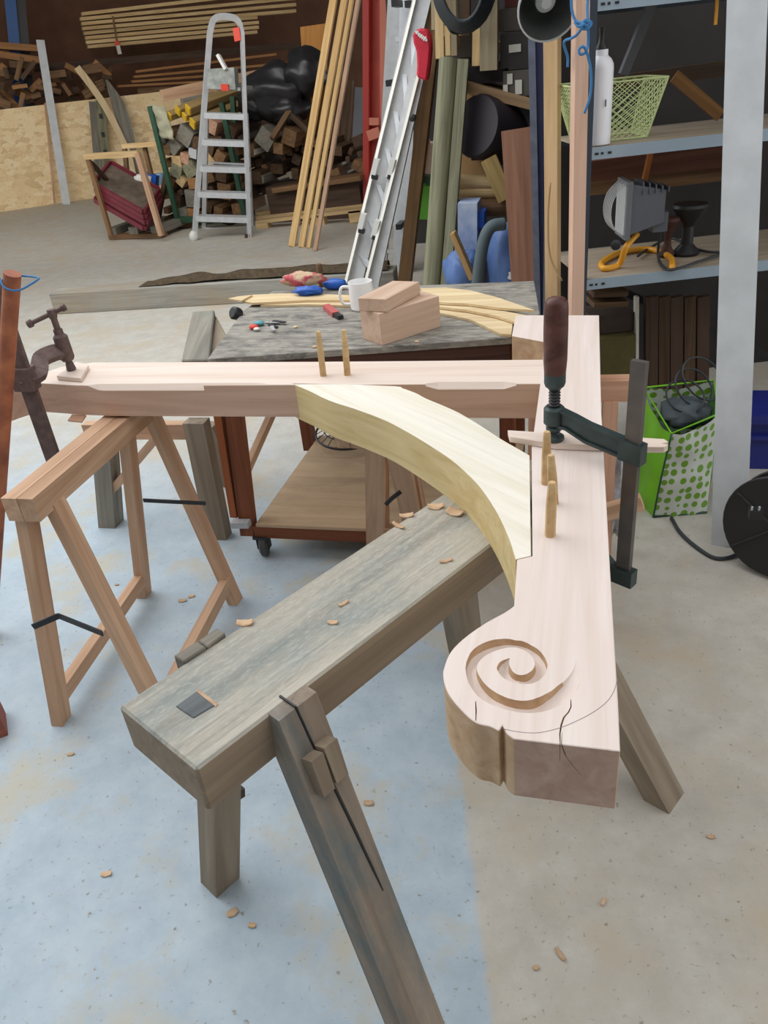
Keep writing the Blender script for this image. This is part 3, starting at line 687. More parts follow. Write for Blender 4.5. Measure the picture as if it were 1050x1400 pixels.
# ---------------------------------------------------------------- wheeled bench behind the beam
ZC = .74
cFL, cFR, cBR = G(285, 492, ZC), G(700, 492, ZC), G(737, 391, ZC)
cFL = G(283, 491, ZC); cFR = G(700, 461, ZC); cBR = G(729, 390, ZC); cR2 = G(738, 428, ZC); cBR = cBR+Vector((0,.06,0)); cBL = Vector((-1.27, cBR.y-.06, ZC))
ct = thing('wheeled_workbench', 'wheeled wooden workbench with a scuffed dark top behind the cross beam', 'workbench', (-.65, 2.45, 0))
cBL2 = G(333, 424, ZC)
prism('worktop', [cFL, cFR, cR2, cBR, Vector((-1.20, cBR.y, ZC)), cBL2], (1, 0, 0), -.022, 0, CARTTOP, ct, bevel=.002)
bar('apron', cFL+Vector((.03, .02, -.06)), cFR+Vector((-.01, .02, -.06)), .03, .075, CARTDARK, ct)
zs = .145
sFL = Vector((-1.06, 2.12, zs)); sFR = Vector((-.2, 2.12, zs)); 
def cleg(x, y, w=.05): return leg('leg', Vector((x, y, ZC-.022)), Vector((x, y, .09)), Vector((w, 0, 0)), Vector((0, w*.9, 0)), CARTWOOD, ct)
leg('leg', Vector((-1.07, 2.155, ZC-.022)), Vector((-1.118, 2.14, .09)), Vector((.05,0,0)), Vector((0,.045,0)), CARTWOOD, ct); cleg(-1.10, 2.82); cleg(-.215, 2.36); cleg(-.215, 2.82)
bar('leg_cheek', Vector((-1.158, 2.145, .16)), Vector((-1.128, 2.15, ZC-.03)), .04, .026, wood('cart_orange', (176,104,62), (140,76,44), var=0), ct, up=(1,0,0))
prism('lower_shelf', [Vector((-1.075, 2.115, zs)), Vector((-.19, 2.115, zs)), Vector((-.19, 2.84, zs)), Vector((-1.06, 2.84, zs))], (1,0,0), -.014, 0, PLY, ct)
bar('shelf_rail', Vector((-1.09, 2.135, zs-.038)), Vector((-.19, 2.135, zs-.038)), .03, .046, CARTWOOD, ct)
bar('stretcher', Vector((-1.09, 2.16, .33)), Vector((-1.09, 2.78, .5)), .022, .03, PINE, ct)
bar('bracket', PY(318, 716, 2.10), PY(341, 716, 2.10), .03, .022, ALUD, ct, bevel=.001)
def caster(x, y):
    c = bar('caster', Vector((x-.028, y, .082)), Vector((x+.028, y, .082)), .05, .012, STEEL, ct, bevel=.002)
    for s in (-1, 1): bar('fork', Vector((x+.02*s, y, .08)), Vector((x+.02*s, y, .03)), .03, .004, STEEL, c, up=(1,0,0), bevel=0)
    lathe('wheel', [(.012,-.017),(.034,-.015),(.043,-.009),(.043,.009),(.034,.015),(.012,.017)], plain('tyre', (72,72,70), .6, var=.2), c, Vector((x, y, .0435)), Vector((x+1, y+.25, .0435)), n=24)
cw = G(360, 764); caster(cw.x, cw.y+.03); caster(-.26, 2.17); caster(-1.07, 2.8); caster(-.26, 2.8)
# wire wheel on the lower shelf
wg = thing('wire_fan_guard', 'black wire fan guard leaning on the lower shelf of the wheeled bench', 'guard', (-.82, 2.62, zs))
wc_ = G(476, 590, .19); wn = Vector((.05, -.12, 1)).normalized(); wx = Vector((1, 0, 0)); wy = wn.cross(wx).normalized(); wx = wy.cross(wn)

def circ(r, z=0): return [wc_+wx*r*math.cos(a)+wy*r*math.sin(a)+wn*z for a in [2*math.pi*k/40 for k in range(40)]]
tube('rim', circ(.135), .005, BLACKP, wg, n=6, closed=True)
bm = bmesh.new(); tube_bm(bm, circ(.1, .02), .0025, 5, True); tube_bm(bm, circ(.04, .028), .003, 5, True)
for k in range(22):
    a = 2*math.pi*k/22; dvec = wx*math.cos(a)+wy*math.sin(a); tube_bm(bm, [wc_+dvec*.03+wn*.028, wc_+dvec*.1+wn*.02, wc_+dvec*.135], .0018, 4)
link('spokes', tomesh(bm), BLACKP, wg)
lathe('hub', [(.035,0),(.04,.006),(.03,.012)], BLACKP, wg, wc_+wn*.024, wc_+wn)
# ---- things on the worktop
def onc(px): return [G(x, y, ZC) for x, y in px]
b0 = G(523, 473, ZC); hB = PY(520, 429, b0.y).z-ZC
lowb = [G(523,473,ZC), G(603,447,ZC), G(607,447,ZC)+Vector((-.02,.12,0)), G(496,463,ZC)]
e1 = lowb[1]-lowb[0]; lowb[2] = lowb[3]+e1*1.02
prism('offcut_block', lowb, e1, 0, hB, BLOCKW, None, bevel=.002, up=(0,0,1), label='larger oak block on the wheeled bench, underneath the smaller one', cat='block')
zb2 = ZC+hB+.001; q0 = G(529, 427, zb2); q1 = G(575, 402, zb2); q3 = G(491, 425, zb2)
hb2 = PY(529, 409, q0.y).z-zb2
prism('offcut_block', [q0, q1, q3+(q1-q0), q3], q1-q0, 0, hb2, BLOCKW, None, bevel=.0015, origin=q0, label='smaller oak block lying on top of the larger one on the wheeled bench', cat='block')
mp = G(497, 421, ZC); mh = PY(500, 396, mp.y+.0).z-ZC+.012
mg = thing('mug', 'white mug standing left of the oak blocks on the wheeled bench', 'mug', mp)
mp.x += .0; mp.y -= .01
mh = .098; R_ = .043
lathe('body', [(.02,.0),(R_*.9,0),(R_,.006),(R_,mh),(R_-.004,mh),(R_-.004,.008),(.001,.007)], WHITE, mg, mp, n=32)
hd = Vector((-1, -.15, 0)).normalized()
tube('handle', smooth_path([mp+hd*(R_-.004)+Vector((0,0,mh*.82)), mp+hd*(R_+.024)+Vector((0,0,mh*.82)), mp+hd*(R_+.034)+Vector((0,0,mh*.52)), mp+hd*(R_+.024)+Vector((0,0,mh*.24)), mp+hd*(R_-.004)+Vector((0,0,mh*.2))], 6), .0055, WHITE, mg)
# ply offcuts and bent laths, stacked
zt = ZC+.001
def lath(px, z, t, lab, g=(1,0,0), mat=PLYEDGE):
    prism('ply_offcut', [G(x, y, z+t) for x, y in px], g, -t, 0, mat, None, bevel=0, label=lab, cat='offcut')
lath([(330,411),(344,403),(388,401),(440,402),(488,404),(488,410),(420,410),(345,414)], zt+.009, .008, 'long pale thin ply strip lying beneath the red pouch')
lath([(356,417),(420,411),(494,413),(492,418),(420,416)], zt, .008, 'narrow ply strip just below the longest pale strip on the wheeled bench')
lath([(312,408),(326,405),(345,403),(330,411)], zt+.018, .006, 'pointed tip of ply sticking out left over the wheeled bench')
lath([(575,394),(610,393),(644,397),(682,407),(731,424),(682,420.5),(640,415),(580,412)], zt+.02, .008, 'broad curved lath on the bench behind the oak blocks, topmost of three')
lath([(590,413),(608,414.5),(660,419.5),(720,431),(742,434),(704,440),(676,431),(640,424),(590,418)], zt+.010, .008, 'middle curved lath on the wheeled bench behind the oak blocks')
lath([(590,420),(606,419),(644,422),(701,440),(699,457.5),(685,456.5),(644,437),(606,428.5),(590,426)], zt, .008, 'lowest curved lath running toward the far end of the carved post')
# pouch, cloth, stick, keys, marker, tape
pc_ = G(410, 397, zt+.02)
pm = blob_mesh(pc_+Vector((.0,.05,.030)), .085, .035, .028, .35, 2.5, 3)
link('pouch', pm, POUCH, None, smooth=True, label='crumpled red and tan pouch lying on the pale ply strip', cat='pouch')
pm = blob_mesh(G(421, 404, zt+.019)+Vector((0,.015,.014)), .058, .025, .016, .5, 3.5, 9)
link('blue_cloth', pm, BLUEP, None, smooth=True, label='small crumpled blue cloth in front of the red pouch', cat='cloth')
sk = G(440, 392, zt)
lathe('wooden_stub', [(.012,0),(.012,.085),(.009,.09)], SCRAP, None, sk, label='short brown wooden stub standing behind the red pouch', cat='stub', n=12)
tp = G(458, 395, zt)
link('blue_roll', blob_mesh(tp+Vector((0,0,.02)), .05, .03, .02, .15, 2, 4), BLUEP, None, smooth=True, label='blue wrapped bundle at the back edge of the bench near the stub', cat='bundle')
ky = thing('key_bunch', 'bunch of keys with coloured fobs on the bench at its left', 'keys', G(362, 446, ZC))
for k, (x, y, a) in enumerate([(366,441,.3),(370,444,-.2),(374,441,.5),(377,439,.1),(372,447,-.6)]):
    p = G(x, y, ZC+.003+.002*k); d = Vector((math.cos(a-.5), math.sin(a-.5), 0))
    bar('key', p-d*.012, p+d*.045, .012, .003, STEEL if k % 2 else ALUD, ky, bevel=.0005)
link('fob', blob_mesh(G(347,447,ZC+.008), .017, .014, .009, .2, 3), REDLBL, ky, smooth=True, label='orange fob')
link('fob', blob_mesh(G(354,442,ZC+.009), .02, .014, .009, .2, 3), plain('teal_fob', (90,160,170), .4), ky, smooth=True, label='teal fob')
link('fob', blob_mesh(G(351,450,ZC+.006), .012, .01, .006, .2, 3), WHITEP, ky, smooth=True, label='white fob')
mk = thing('marker_pen', 'stubby red marker with dark tip lying by the keys on the bench', 'marker', G(455, 425, ZC))
mk['label'] = 'stubby red knife lying on the bench between pouch and mug'; mk.name = 'pocket_knife'; mk['category'] = 'knife'
a_, b_ = G(446, 419, ZC+.009), G(459, 430, ZC+.009); c_ = G(466, 434, ZC+.008)
bar('grip', a_, b_, .026, .017, plain('knife_red', (190, 92, 88), .5), mk, bevel=.005); bar('tip', b_, c_, .02, .013, STEEL, mk, bevel=.003)
for x, y in [(404,447),(430,474),(570,467)]:
    link('wood_chip', blob_mesh(G(x,y,ZC+.003), .008,.006,.003,.4,3,x), PLYEDGE, None, label={404:'white chip on the bench right of the keys',430:'white chip on the bench front edge left of the beam pegs',570:'pale chip on the bench below the oak blocks'}[x], cat='chip')
lathe('black_knob', [(.02,0),(.024,.01),(.024,.03),(.018,.036)], BLACKP, ct, PY(328,430,2.62), PY(320,428,2.60), n=14)
# weathered waney beam on the floor
fa, fb_, fc_ = G(75, 430), G(228, 421), G(480, 397)
fd = (fb_-fa).normalized(); fn = Vector((-fd.y, fd.x, 0)); hz = PY(58, 402, fa.y).z
fbm = thing('floor_beam', 'long grey weathered waney beam lying on the floor behind the left clamp', 'beam', (fa+fc_)/2)
L_ = 2.75
prism('beam', [fa, fa+fd*L_, fa+fd*L_+fn*.22, fa+fn*.2], fd, 0, hz, FLOORB, fbm, bevel=.006, origin=fa)
def wan(a, b):
    x = .75+a*(L_-.8); wv = .03*noise.noise(Vector((x*3, 0, 5)))+.02*noise.noise(Vector((x*9, 2, 5)))
    p = fa+fd*x+fn*(.03+b*.17+(1-b)*wv); p.z = hz+.004+(.05+.04*noise.noise(Vector((x*4, b*3, 1))))*math.sin(math.pi*min(1, .02+b*.98))**.6*min(1, a*6)
    return p
link('waney_edge', sheet_mesh(wan, 50, 8), BARK, fbm, smooth=True, label='rough bark edge along the top')
# shavings on bench and floor
def shav(px, py, z, L, w, ang, lab):
    L *= .8; w *= .85; p = G(px, py, z)
    def fn(a, b):
        d = Vector((math.cos(ang), math.sin(ang), 0)); s = Vector((-d.y, d.x, 0)); t = a-.5; cv = .35*L
        q = p+d*t*L+s*(b-.5)*w*(1-.7*abs(t))*(1+.5*noise.noise(Vector((a*4, px, b))))
        q.z = z+.0015+.18*L*(t*t*2.5)+.1*w*b; return q
    link('wood_shaving', sheet_mesh(fn, 8, 3, .0012), SHAV, None, label=lab, cat='shaving', smooth=True)
for a in [(335,853,ZB,.035,.02,.2,'curled shaving at the left edge of the trestle top beyond the raised blocks'),
 (470,826,ZB,.025,.01,.9,'small shaving in the middle of the grey trestle top'),(455,852,ZB,.022,.012,.1,'round orange chip in the middle of the grey trestle top'),
 (545,720,ZB,.04,.012,-.6,'long pale curl on the far left edge of the trestle top'),(556,706,ZB,.035,.018,.3,'grey shaving lying farthest left on the trestle top'),
 (596,694,ZB,.04,.025,.2,'tan shaving on the trestle near the brace, left of two'),(622,702,ZB,.045,.03,-.4,'tan shavings clump tucked against the brace'),
 (610,768,ZB,.03,.011,.5,'pale curl near the right edge of the trestle top'),
 (318,1249,0,.03,.02,.7,'curled shaving on the floor just beyond the near trestle foot'),(345,1266,0,.02,.014,.1,'small chip on the floor right of the near trestle foot'),
 (146,1196,0,.03,.016,.3,'lone shaving on the bluish floor at lower left'),(504,1099,0,.028,.018,.2,'lone chip on the floor right of the split trestle leg'),
 (766,1306,0,.035,.012,-.9,'tan curl on the bare floor at lower right'),(250,822,0,.035,.018,.3,'shaving on the floor under the left sawhorse, left of two'),(262,816,0,.03,.016,.6,'shaving on the floor under the left sawhorse, right of two'),
 (97,1032,0,.025,.01,.4,'thin shaving on the floor near the left sawhorse front foot'),(972,1145,0,.022,.012,.1,'white chip on the bare floor right of the far trestle foot'),(733,1324,0,.015,.012,.4,'dark speck of wood on the bare floor at bottom right'),(825,1234,0,.025,.01,1.2,'reddish shaving on the bare floor below the post end'),
 (160,800,0,.018,.01,.2,'tiny shaving left of the left sawhorse far foot'),(210,770,0,.0,.0,0,'')]:
    if a[6]: shav(*a)
# ---------------------------------------------------------------- store along the chipboard wall
def OP(px, py, d): return PP(px, py, O0+ON*d, ON)           # plane d metres behind the chipboard wall
def obar(name, a, b, h, depth, mat, d, parent=None, **k):    # a board seen edge-on, h high in metres
    p, q = OP(a[0], a[1], d), OP(b[0], b[1], d)
    return bar(name, p+ON*depth/2, q+ON*depth/2, depth, h, mat, parent, bevel=.002, **k)
ordn = ['topmost', 'second from top', 'third from top', 'fourth from top', 'fifth from top', 'sixth from top', 'seventh from top', 'lowest']
rows = [((112,19),(404,-15)),((110,26),(406,-3)),((112,32.5),(405,6)),((113,39),(405,14.5)),((115,45.5),(352,23.5)),((117,52),(354,30.5)),((118,58),(354,37)),((120,64),(352,43.5))]
for i, (a, b) in enumerate(rows):
    obar('rack_board', a, b, .046, .22, BOARDS, .8+.02*(i % 3), label=ordn[i]+' board of the long stack high on the rack', cat='board', group='boards on the upper rack')
for i, (a, b, h) in enumerate([((186,98),(378,74),.035),((183,105),(396,86),.035),((180,111.5),(391,96),.034),((161,118),(366,107),.032),((189,128),(330,120),.15)]):
    obar('rack_plank', a, b, h, .25, BOARDO if i < 4 else SCRAP, .75+.03*(i % 2), label=['topmost', 'second from top', 'third from top', 'fourth from top', 'broad lowest'][i]+' plank of the lower rack stack behind the stepladder', cat='plank', group='planks on the lower rack')
obar('rack_plank', (-30,60), (53,66), .09, .3, BOARDO, .7, label='upper of two tan planks on the rack at the left edge', cat='plank')
obar('rack_plank', (-30,70), (54,82), .09, .28, BOARDO, .66, label='lower of two tan planks on the rack at the left edge', cat='plank')
r_ = thing('rack_upright', 'blue steel rack upright at the top left corner', 'rack', OP(30, 200, 1.15))
bar('post', OP(10,-40,1.15), OP(34,210,1.15), .16, .12, RACKBLUE, r_, up=ON); bar('flange', OP(24,-40,1.2), OP(48,210,1.2), .14, .06, BLACKP, r_, up=ON)
for k, (a, b) in enumerate([((-40,101),(420,61)),((60,158),(430,132))]):
    bar('rack_beam', OP(a[0],a[1],.95), OP(b[0],b[1],.95), .08, .1, DARKW, None, label=['dark rack beam under the upper board stack','dark rack beam under the lower plank stack'][k], cat='beam')
# offcuts lying behind the chipboard wall
rr = random.Random(3)
for lay in range(3):
    occ = []
    for i in range(400):
        x = rr.uniform(-10, 146); y = rr.uniform(84 if x < 60 else 92, 150-.11*x); L = rr.uniform(.14, .36); a = rr.gauss(.15, .5) if rr.random() < .75 else rr.uniform(0, 3); h = rr.uniform(.05, .13)
        p = OP(x, y, .3+.24*lay)
        dv = OD*math.cos(a)+Vector((0,0,1))*math.sin(a)
        pts_ = [p+dv*L*t for t in (-.5, -.17, .17, .5)]
        if any((q-q2).length < (h+h2)*.62 for q in pts_ for (l2, h2) in occ for q2 in l2): continue
        occ.append((pts_, h))
        bar('offcut', p-dv*L/2, p+dv*L/2, h, rr.uniform(.06,.16), rr.choice([SCRAP, SCRAP, BOARDO, SCRAPD]), None, up=ON, bevel=.004, label='brown offcut in the heap above the chipboard wall at left', cat='offcut', group='offcuts heaped above the chipboard wall')
        if len(occ) > 22: break
# tag
tg = OP(158, 62, .7)
tgp = thing('rack_tag', 'white tag with a red top hanging from the board stack', 'tag', tg)
bar('strap', OP(154,22,.78), OP(160,58,.78), .03, .006, SCRAP, tgp, up=ON); bar('red_band', OP(159,56,.78), OP(161,62,.78), .07, .01, REDLBL, tgp, up=ON); bar('card', OP(161,62,.78), OP(164,74,.78), .06, .008, PAPER, tgp, up=ON)
# things leaning on the chipboard
def lean(name, a, b, w, t, mat, da, db, lab, cat='board', tap=1):
    p, q = OP(a[0], a[1], da), OP(b[0], b[1], db); q = p+(q-p)*(p.z/(p.z-q.z))
    return bar(name, q, p, t, w, mat, None, up=OD, bevel=.003, t=tap, label=lab, cat=cat)
lean('aluminium_plank', (55,55), (92,287), .115, .05, GALV, -.02, -.32, 'silver grey plank leaning against the chipboard wall', 'plank')
lean('stick', (62,141), (76,290), .035, .03, PINE, -.03, -.12, 'thin wooden stick left of the silver plank', 'stick')
lean('leaning_board', (127,139), (137,262), .12, .03, GREYW, -.03, -.2, 'pale grey board leaning on the chipboard, left of a holed one')
hb = lean('holed_board', (137,138), (148,262), .14, .04, GREENPOST, -.06, -.24, 'greenish board with a row of dark holes leaning on the chipboard')
M_ = FR[hb]
for x, y in [(138,159),(141,184),(144,208),(147,232)]:
    p = PP(x, y, M_.translation-ON*.021+M_.to_3x3()@Vector((0,0,0)), (M_.to_3x3()@Vector((0,1,0))))
    bar('hole', p-Vector((0,0,.035)), p+Vector((0,0,.035)), .02, .05, BLACKP, hb, up=OD, bevel=.008)
def strip(name, px, w0, d0, d1, t, mat, lab):
    P = smooth_path([OP(x, y, d0+(d1-d0)*i/(len(px)-1)) for i, (x, y) in enumerate(px)], 5)
    bm = bmesh.new(); rs = []
    for i, p in enumerate(P):
        tt = (P[min(i+1, len(P)-1)]-P[max(i-1, 0)]).normalized(); s = ON.cross(tt).normalized(); w = w0 if not callable(w0) else w0(i/(len(P)-1))
        rs.append([bm.verts.new(p+s*w/2), bm.verts.new(p-s*w/2), bm.verts.new(p-s*w/2-ON*t), bm.verts.new(p+s*w/2-ON*t)])
    for A_, B_ in zip(rs, rs[1:]):
        for k in range(4): bm.faces.new((A_[k], A_[(k+1)%4], B_[(k+1)%4], B_[k]))
    bm.faces.new(rs[0]); bm.faces.new(rs[-1][::-1])
    me = tomesh(bm); Mf = frame_x(P[0], P[-1], ON); me.transform(Mf.inverted())
    link(name, me, mat, None, Mf, label=lab, cat='board')
strip('bent_board', [(105,92),(125,118),(146,150),(166,190),(178,222),(190,290)], .10, -.1, -.45, .03, PLYEDGE, 'pale curved board leaning on the chipboard wall')
strip('bent_board', [(145,109),(153,125),(162,145),(172,178),(180,225),(186,280)], lambda t: .03+.17*min(1, t*2.5), -.05, -.35, .03, GREYW, 'grey pointed board leaning behind the pale curved one')
# tray stand
st = thing('tray_stand', 'rough wooden stand of poles on a low base holding maroon trays', 'stand', G(185, 322))
g0, g1 = G(150, 328), G(222, 326); gd = (g1-g0).normalized(); gn = Vector((-gd.y, gd.x, 0))
bar('base_board', g0+Vector((0,0,.03))+gn*.05, g1+Vector((0,0,.03))+gn*.05, .12, .05, SCRAP, st); bar('base_board', g0+Vector((0,0,.03))+gn*.6, g1+Vector((0,0,.03))+gn*.6, .12, .05, SCRAP, st)
for k in range(3): bar('base_bearer', g0+gd*(.06+.3*k)+Vector((0,0,.09)), g0+gd*(.06+.3*k)+gn*.65+Vector((0,0,.09)), .12, .08, GREYW, st)
yf_ = g0.y
def pst(a, b, ya, yb, w=.045, m=SCRAP): return bar('pole', PY(*a, ya), PY(*b, yb), w, w, m, st, up=(0,1,0))
P1, P2 = PY(119,214,8.25), PY(188,211,8.05)
pst((152,322),(119,212),8.22,8.25); pst((221,322),(188,209),8.05,8.05,.055,PINE)
pst((215,305),(228,235),8.75,8.75,.05,SCRAPD); pst((176,255),(170,200),8.9,8.9,.045); pst((207,240),(196,194),8.9,8.9,.045)
bar('top_rail', PY(116,214,8.25), PY(190,210,8.05), .05, .06, BOARDS, st); bar('top_rail', PY(168,200,8.9), PY(222,196,8.8), .05, .05, BOARDS, st)
bar('diagonal', PY(124,222,8.28), PY(146,246,8.5), .04, .04, SCRAPD, st)
FLc, FRc, BRc = PY(129,248,8.32), PY(196,286,8.08), PY(216,256,8.62)
for k in range(4):
    dn = Vector((0,0,-.058*k)); sl = (-.04 if k == 3 else 0)*Vector((1,0,0))
    a_, b_, c_ = FLc+dn+sl, FRc+dn+sl, BRc+dn+sl; X_ = b_-a_; Y_ = c_-b_
    t_ = thing('maroon_tray', ['topmost', 'second from top', 'third from top', 'lowest'][k]+' maroon tray of the tilted stack in the wooden stand', 'tray', (a_+c_)/2-Vector((0,0,.1)), 'maroon trays in the stand')
    xn, yn = X_.normalized(), Y_.normalized(); z_ = xn.cross(yn).normalized()
    if z_.z < 0: z_ = -z_
    hh = .05
    bm = bmesh.new()
    def wall_(p, q, t, h): 
        s = (q-p).cross(z_).normalized()*t
        hexa(bm, [p-z_*h, q-z_*h, q-z_*h-s, p-z_*h-s, p, q, q-s, p-s])
    for p, q in ((a_, b_), (b_, c_), (c_, a_+Y_), (a_+Y_, a_)): wall_(p, q, -.025, hh)
    link('rim', tomesh(bm), MAROON, t_)
    bm = bmesh.new(); hexa(bm, [p-z_*hh for p in (a_, b_, c_, a_+Y_)]+[p-z_*(hh-.012) for p in (a_, b_, c_, a_+Y_)]); link('bottom', tomesh(bm), TRAYIN, t_)
bx_ = thing('blue_carton', 'blue and white carton behind the maroon trays', 'carton', PY(205,262,8.9))
bar('body', PY(206,262,8.9), PY(207,238,8.9), .16, .1, BLUEP, bx_, up=(0,1,0)); bar('label_panel', PY(201,258,8.84), PY(202,240,8.84), .09, .01, PAPER, bx_, up=(0,1,0))
lathe('paint_can', [(.07,0),(.07,.11),(.065,.12)], plain('can_blue', (150,190,220), .4), None, PY(220,252,9.0), n=20, label='pale blue round can right of the blue carton', cat='can')
link('white_rag', blob_mesh(PY(192,247,8.75), .09, .05, .07, .3, 3, 2), WHITEP, None, smooth=True, label='white and pink rag lying in the topmost maroon tray', cat='rag')
# wood crate with stacked offcuts, left of and behind the stepladder
OCC = []
def free(x, y, s): return all(math.hypot(x-a, y-b) > (s+c)*.62 for a, b, c in OCC)
def blk(px, py, s, mat, d, lab, ang=None, asp=1.0, grp='offcuts stacked in the green framed crate', cat='offcut', L=.6, dirn=None):
    p = PY(px, py, d); k = (p-EYE).dot(Vector(AZ_) if False else (Vector((AX.z, AY.z, AZ.z))))/F
    a = ang if ang is not None else rnd.uniform(-.6, .6)
    OCC.append((px, py, s*max(1, asp)))
    dv = Vector(dirn) if dirn else Vector((.12, 1, .02))
    upv = Vector((math.sin(a), 0, math.cos(a)))
    q = p+dv.normalized()*L
    return bar('offcut', p, q, s*k*asp, s*k, mat, None, up=upv, bevel=.006, label=lab, cat=cat, group=grp)
YW = wood('yellow_post', (168, 144, 98), (132, 110, 72), var=.05)
for i, (x, y, s, w_) in enumerate([(231,159,12,'leftmost'),(243,152,12,'second from left'),(257,150,13,'third from left, highest'),(252,160,11,'fourth from left, set lowest but one'),(263,169,14,'rightmost and lowest')]):
    s *= .74; o = blk(x, y, s, YW, 8.75, 'yellow-ended post in the crate, '+w_, .7, 1, 'yellow ended posts', 'post', .9, (.75, 1, .22))
    L0 = FR[o]; me = box_mesh(.02, s*.0088, s*.0088, .003); link('painted_end', me, YELP, o, L0@Matrix.Translation((-.008,0,0)), label='bright yellow painted end')
spec = [(288,173,17,'PINEP',.5),(218,187,16,'GREYW',.1),(233,183,13,'SCRAP',.9),(252,186,22,'GREYW',.7),(241,221,14,'BOARDS',.1),(252,217,13,'PINEP',.35),(263,210,12,'GALV',.3),(240,234,17,'GREENPOST',.5),(259,232,19,'GREENPOST',-.4),(232,250,12,'SCRAP',.6),(247,248,12,'BOARDS',.8),(263,251,14,'BOARDO',.0),(284,241,17,'SCRAP',-.2),(302,240,16,'SCRAPD',.3),(306,262,20,'SCRAP',.2),(263,272,22,'GREYW',.1),(250,291,13,'GREYW',.0),(262,292,13,'BOARDO',.05),(284,284,12,'SCRAPD',.5),(298,290,13,'SCRAP',.3),(324,287,15,'SCRAP',.0),(276,262,13,'SCRAPD',.4),(300,215,15,'SCRAP',.7),(320,205,13,'SCRAPD',.1),(285,205,14,'SCRAPD',.5),(226,205,13,'SCRAP',.2),(270,196,16,'SCRAPD',.3),(315,180,15,'SCRAPD',.6),(310,300,14,'SCRAPD',.2),(240,275,14,'SCRAPD',.3),(236,200,18,'GREYW',.9),(284,220,16,'BOARDS',1.0)]
for x, y, s, m_, a in spec: blk(x, y, s, globals()[m_], 8.8, 'sawn offcut stacked in the green framed crate behind the stepladder', a)
for i in range(900):
    x = rnd.uniform(224, 332); y = rnd.uniform(180, 301); sz = rnd.uniform(7, 17)
    if free(x, y, sz): blk(x, y, sz, rnd.choice([SCRAPD, SCRAPD, SCRAP, DARKW]), 8.82, 'sawn offcut stacked in the green framed crate behind the stepladder')
for i, (x, y) in enumerate([(222,131),(300,128),(250,143)]):
    p = PY(x, y, 9.2); bar('plank_end', p, p+Vector((.9,.9,.1)), .1, .12, GREYW if i else PINE, None, label=['pale square timber lying on top of the crate at its left end','greenish timber lying over the crate behind the ladder','tan timber under the yellow posts on the crate'][i], cat='timber')
cf = thing('crate_frame', 'green metal crate frame holding stacked offcuts beside the stepladder', 'crate', G(280, 306))
for a, b, ya in [((205,145),(243,300),8.7),((303,140),(336,302),8.7),((318,132),(330,300),8.95),((216,190),(243,300),8.85)]:
    bar('post', PY(*a, ya), PY(*b, ya), .05, .05, DKGREEN, cf, up=(0,1,0))
bar('floor_rail', PY(243,300,8.7), PY(338,300,8.7), .06, .06, DKGREEN, cf); bar('floor_rail', PY(236,296,9.3), PY(338,290,9.3), .06, .06, DKGREEN, cf)
bar('mid_rail', PY(228,196,8.95), PY(300,188,8.95), .04, .05, SCRAP, cf)
link('sacking', sheet_mesh(lambda a, b: PY(206+20*a+14*b, 143+45*b+4*a, 8.72)+Vector((0,.06*noise.noise(Vector((a*3,b*5,2))),0)), 6, 10, .01), NET, cf, smooth=True)
# stepladder
sl = thing('stepladder', 'aluminium stepladder with a hoop handle standing in front of the crate', 'stepladder', G(303, 330))
yb, yt = 8.02, 8.55
def ly(py): return yb+(yt-yb)*(326-py)/300
def LP(x, py): return PY(x, py, ly(py))
rails = [LP(266,322), LP(277,180), LP(287,45), LP(291,29), LP(300,23), LP(318,24), LP(327,31), LP(331,45), LP(335,160), LP(341,330)]
bm = bmesh.new(); tube_bm(bm, rails[:1]+[LP(271,250)]+smooth_path(rails[2:8], 4)+rails[8:], 1, sec=[(-.025,-.018),(.025,-.018),(.025,.018),(-.025,.018)])
link('front_frame', tomesh(bm), ALU, sl)
for i, (y, xl, xr) in enumerate([(158,280,334),(195,277,335),(231,274,337),(266,270,338),(299,268,339)]):
    a_, b_ = LP(xl, y), LP(xr, y+2); bar('tread', a_+Vector((0,.05,0)), b_+Vector((0,.05,0)), .13, .055, ALU, sl, bevel=.004)
ptA, ptB = LP(287,119), LP(329,122)
bar('platform', ptA+Vector((0,.16,0)), ptB+Vector((0,.16,0)), .34, .03, ALUD, sl)
for a, b in (((282,160),(279,318)),((336,160),(345,326))):
    bar('rear_leg', PY(*a, ly(160)+.1), PY(*b, 9.0-.25), .05, .03, ALU, sl, up=(0,1,0))
for y in (222, 312): bar('rear_brace', PY(281,y,8.68), PY(341,y+3,8.68), .02, .02, ALU, sl)
link('foot', blob_mesh(LP(265,323), .05, .05, .06, .1, 2), WHITEP, sl, smooth=True, label='white rubber foot'); bar('foot', LP(339,320), LP(339,331), .055, .05, CARTDARK, sl, up=(0,1,0))
can = thing('paint_tray', 'paint spattered metal tray with an orange sticker on the stepladder platform', 'tray', LP(306, 120))
tq = [LP(287,94), LP(323,92), LP(325,122), LP(286,121)]
bm = bmesh.new(); off = Vector((0,.04,0)); hexa(bm, [p+Vector((0,-.06,0)) for p in tq[::-1]]+[p+off for p in tq[::-1]]); link('pan', tomesh(bm, .01), plain('spattered', (150,156,150), .5, .3, var=.45, nscale=14), can)
bar('sticker', LP(306,119)+Vector((0,-.07,0)), LP(316,119)+Vector((0,-.07,0)), .01, .06, REDLBL, can); bar('brush_handle', LP(302,75)+Vector((0,-.07,0)), LP(313,95)+Vector((0,-.07,0)), .03, .05, WHITEP, can, up=(0,1,0))
tg2 = thing('ladder_tag', 'red tag on the right rail of the stepladder hoop', 'tag', LP(325, 50)); bar('card', LP(324,38)+Vector((0,-.03,0)), LP(327,56)+Vector((0,-.03,0)), .07, .012, REDLBL, tg2, up=(0,1,0))
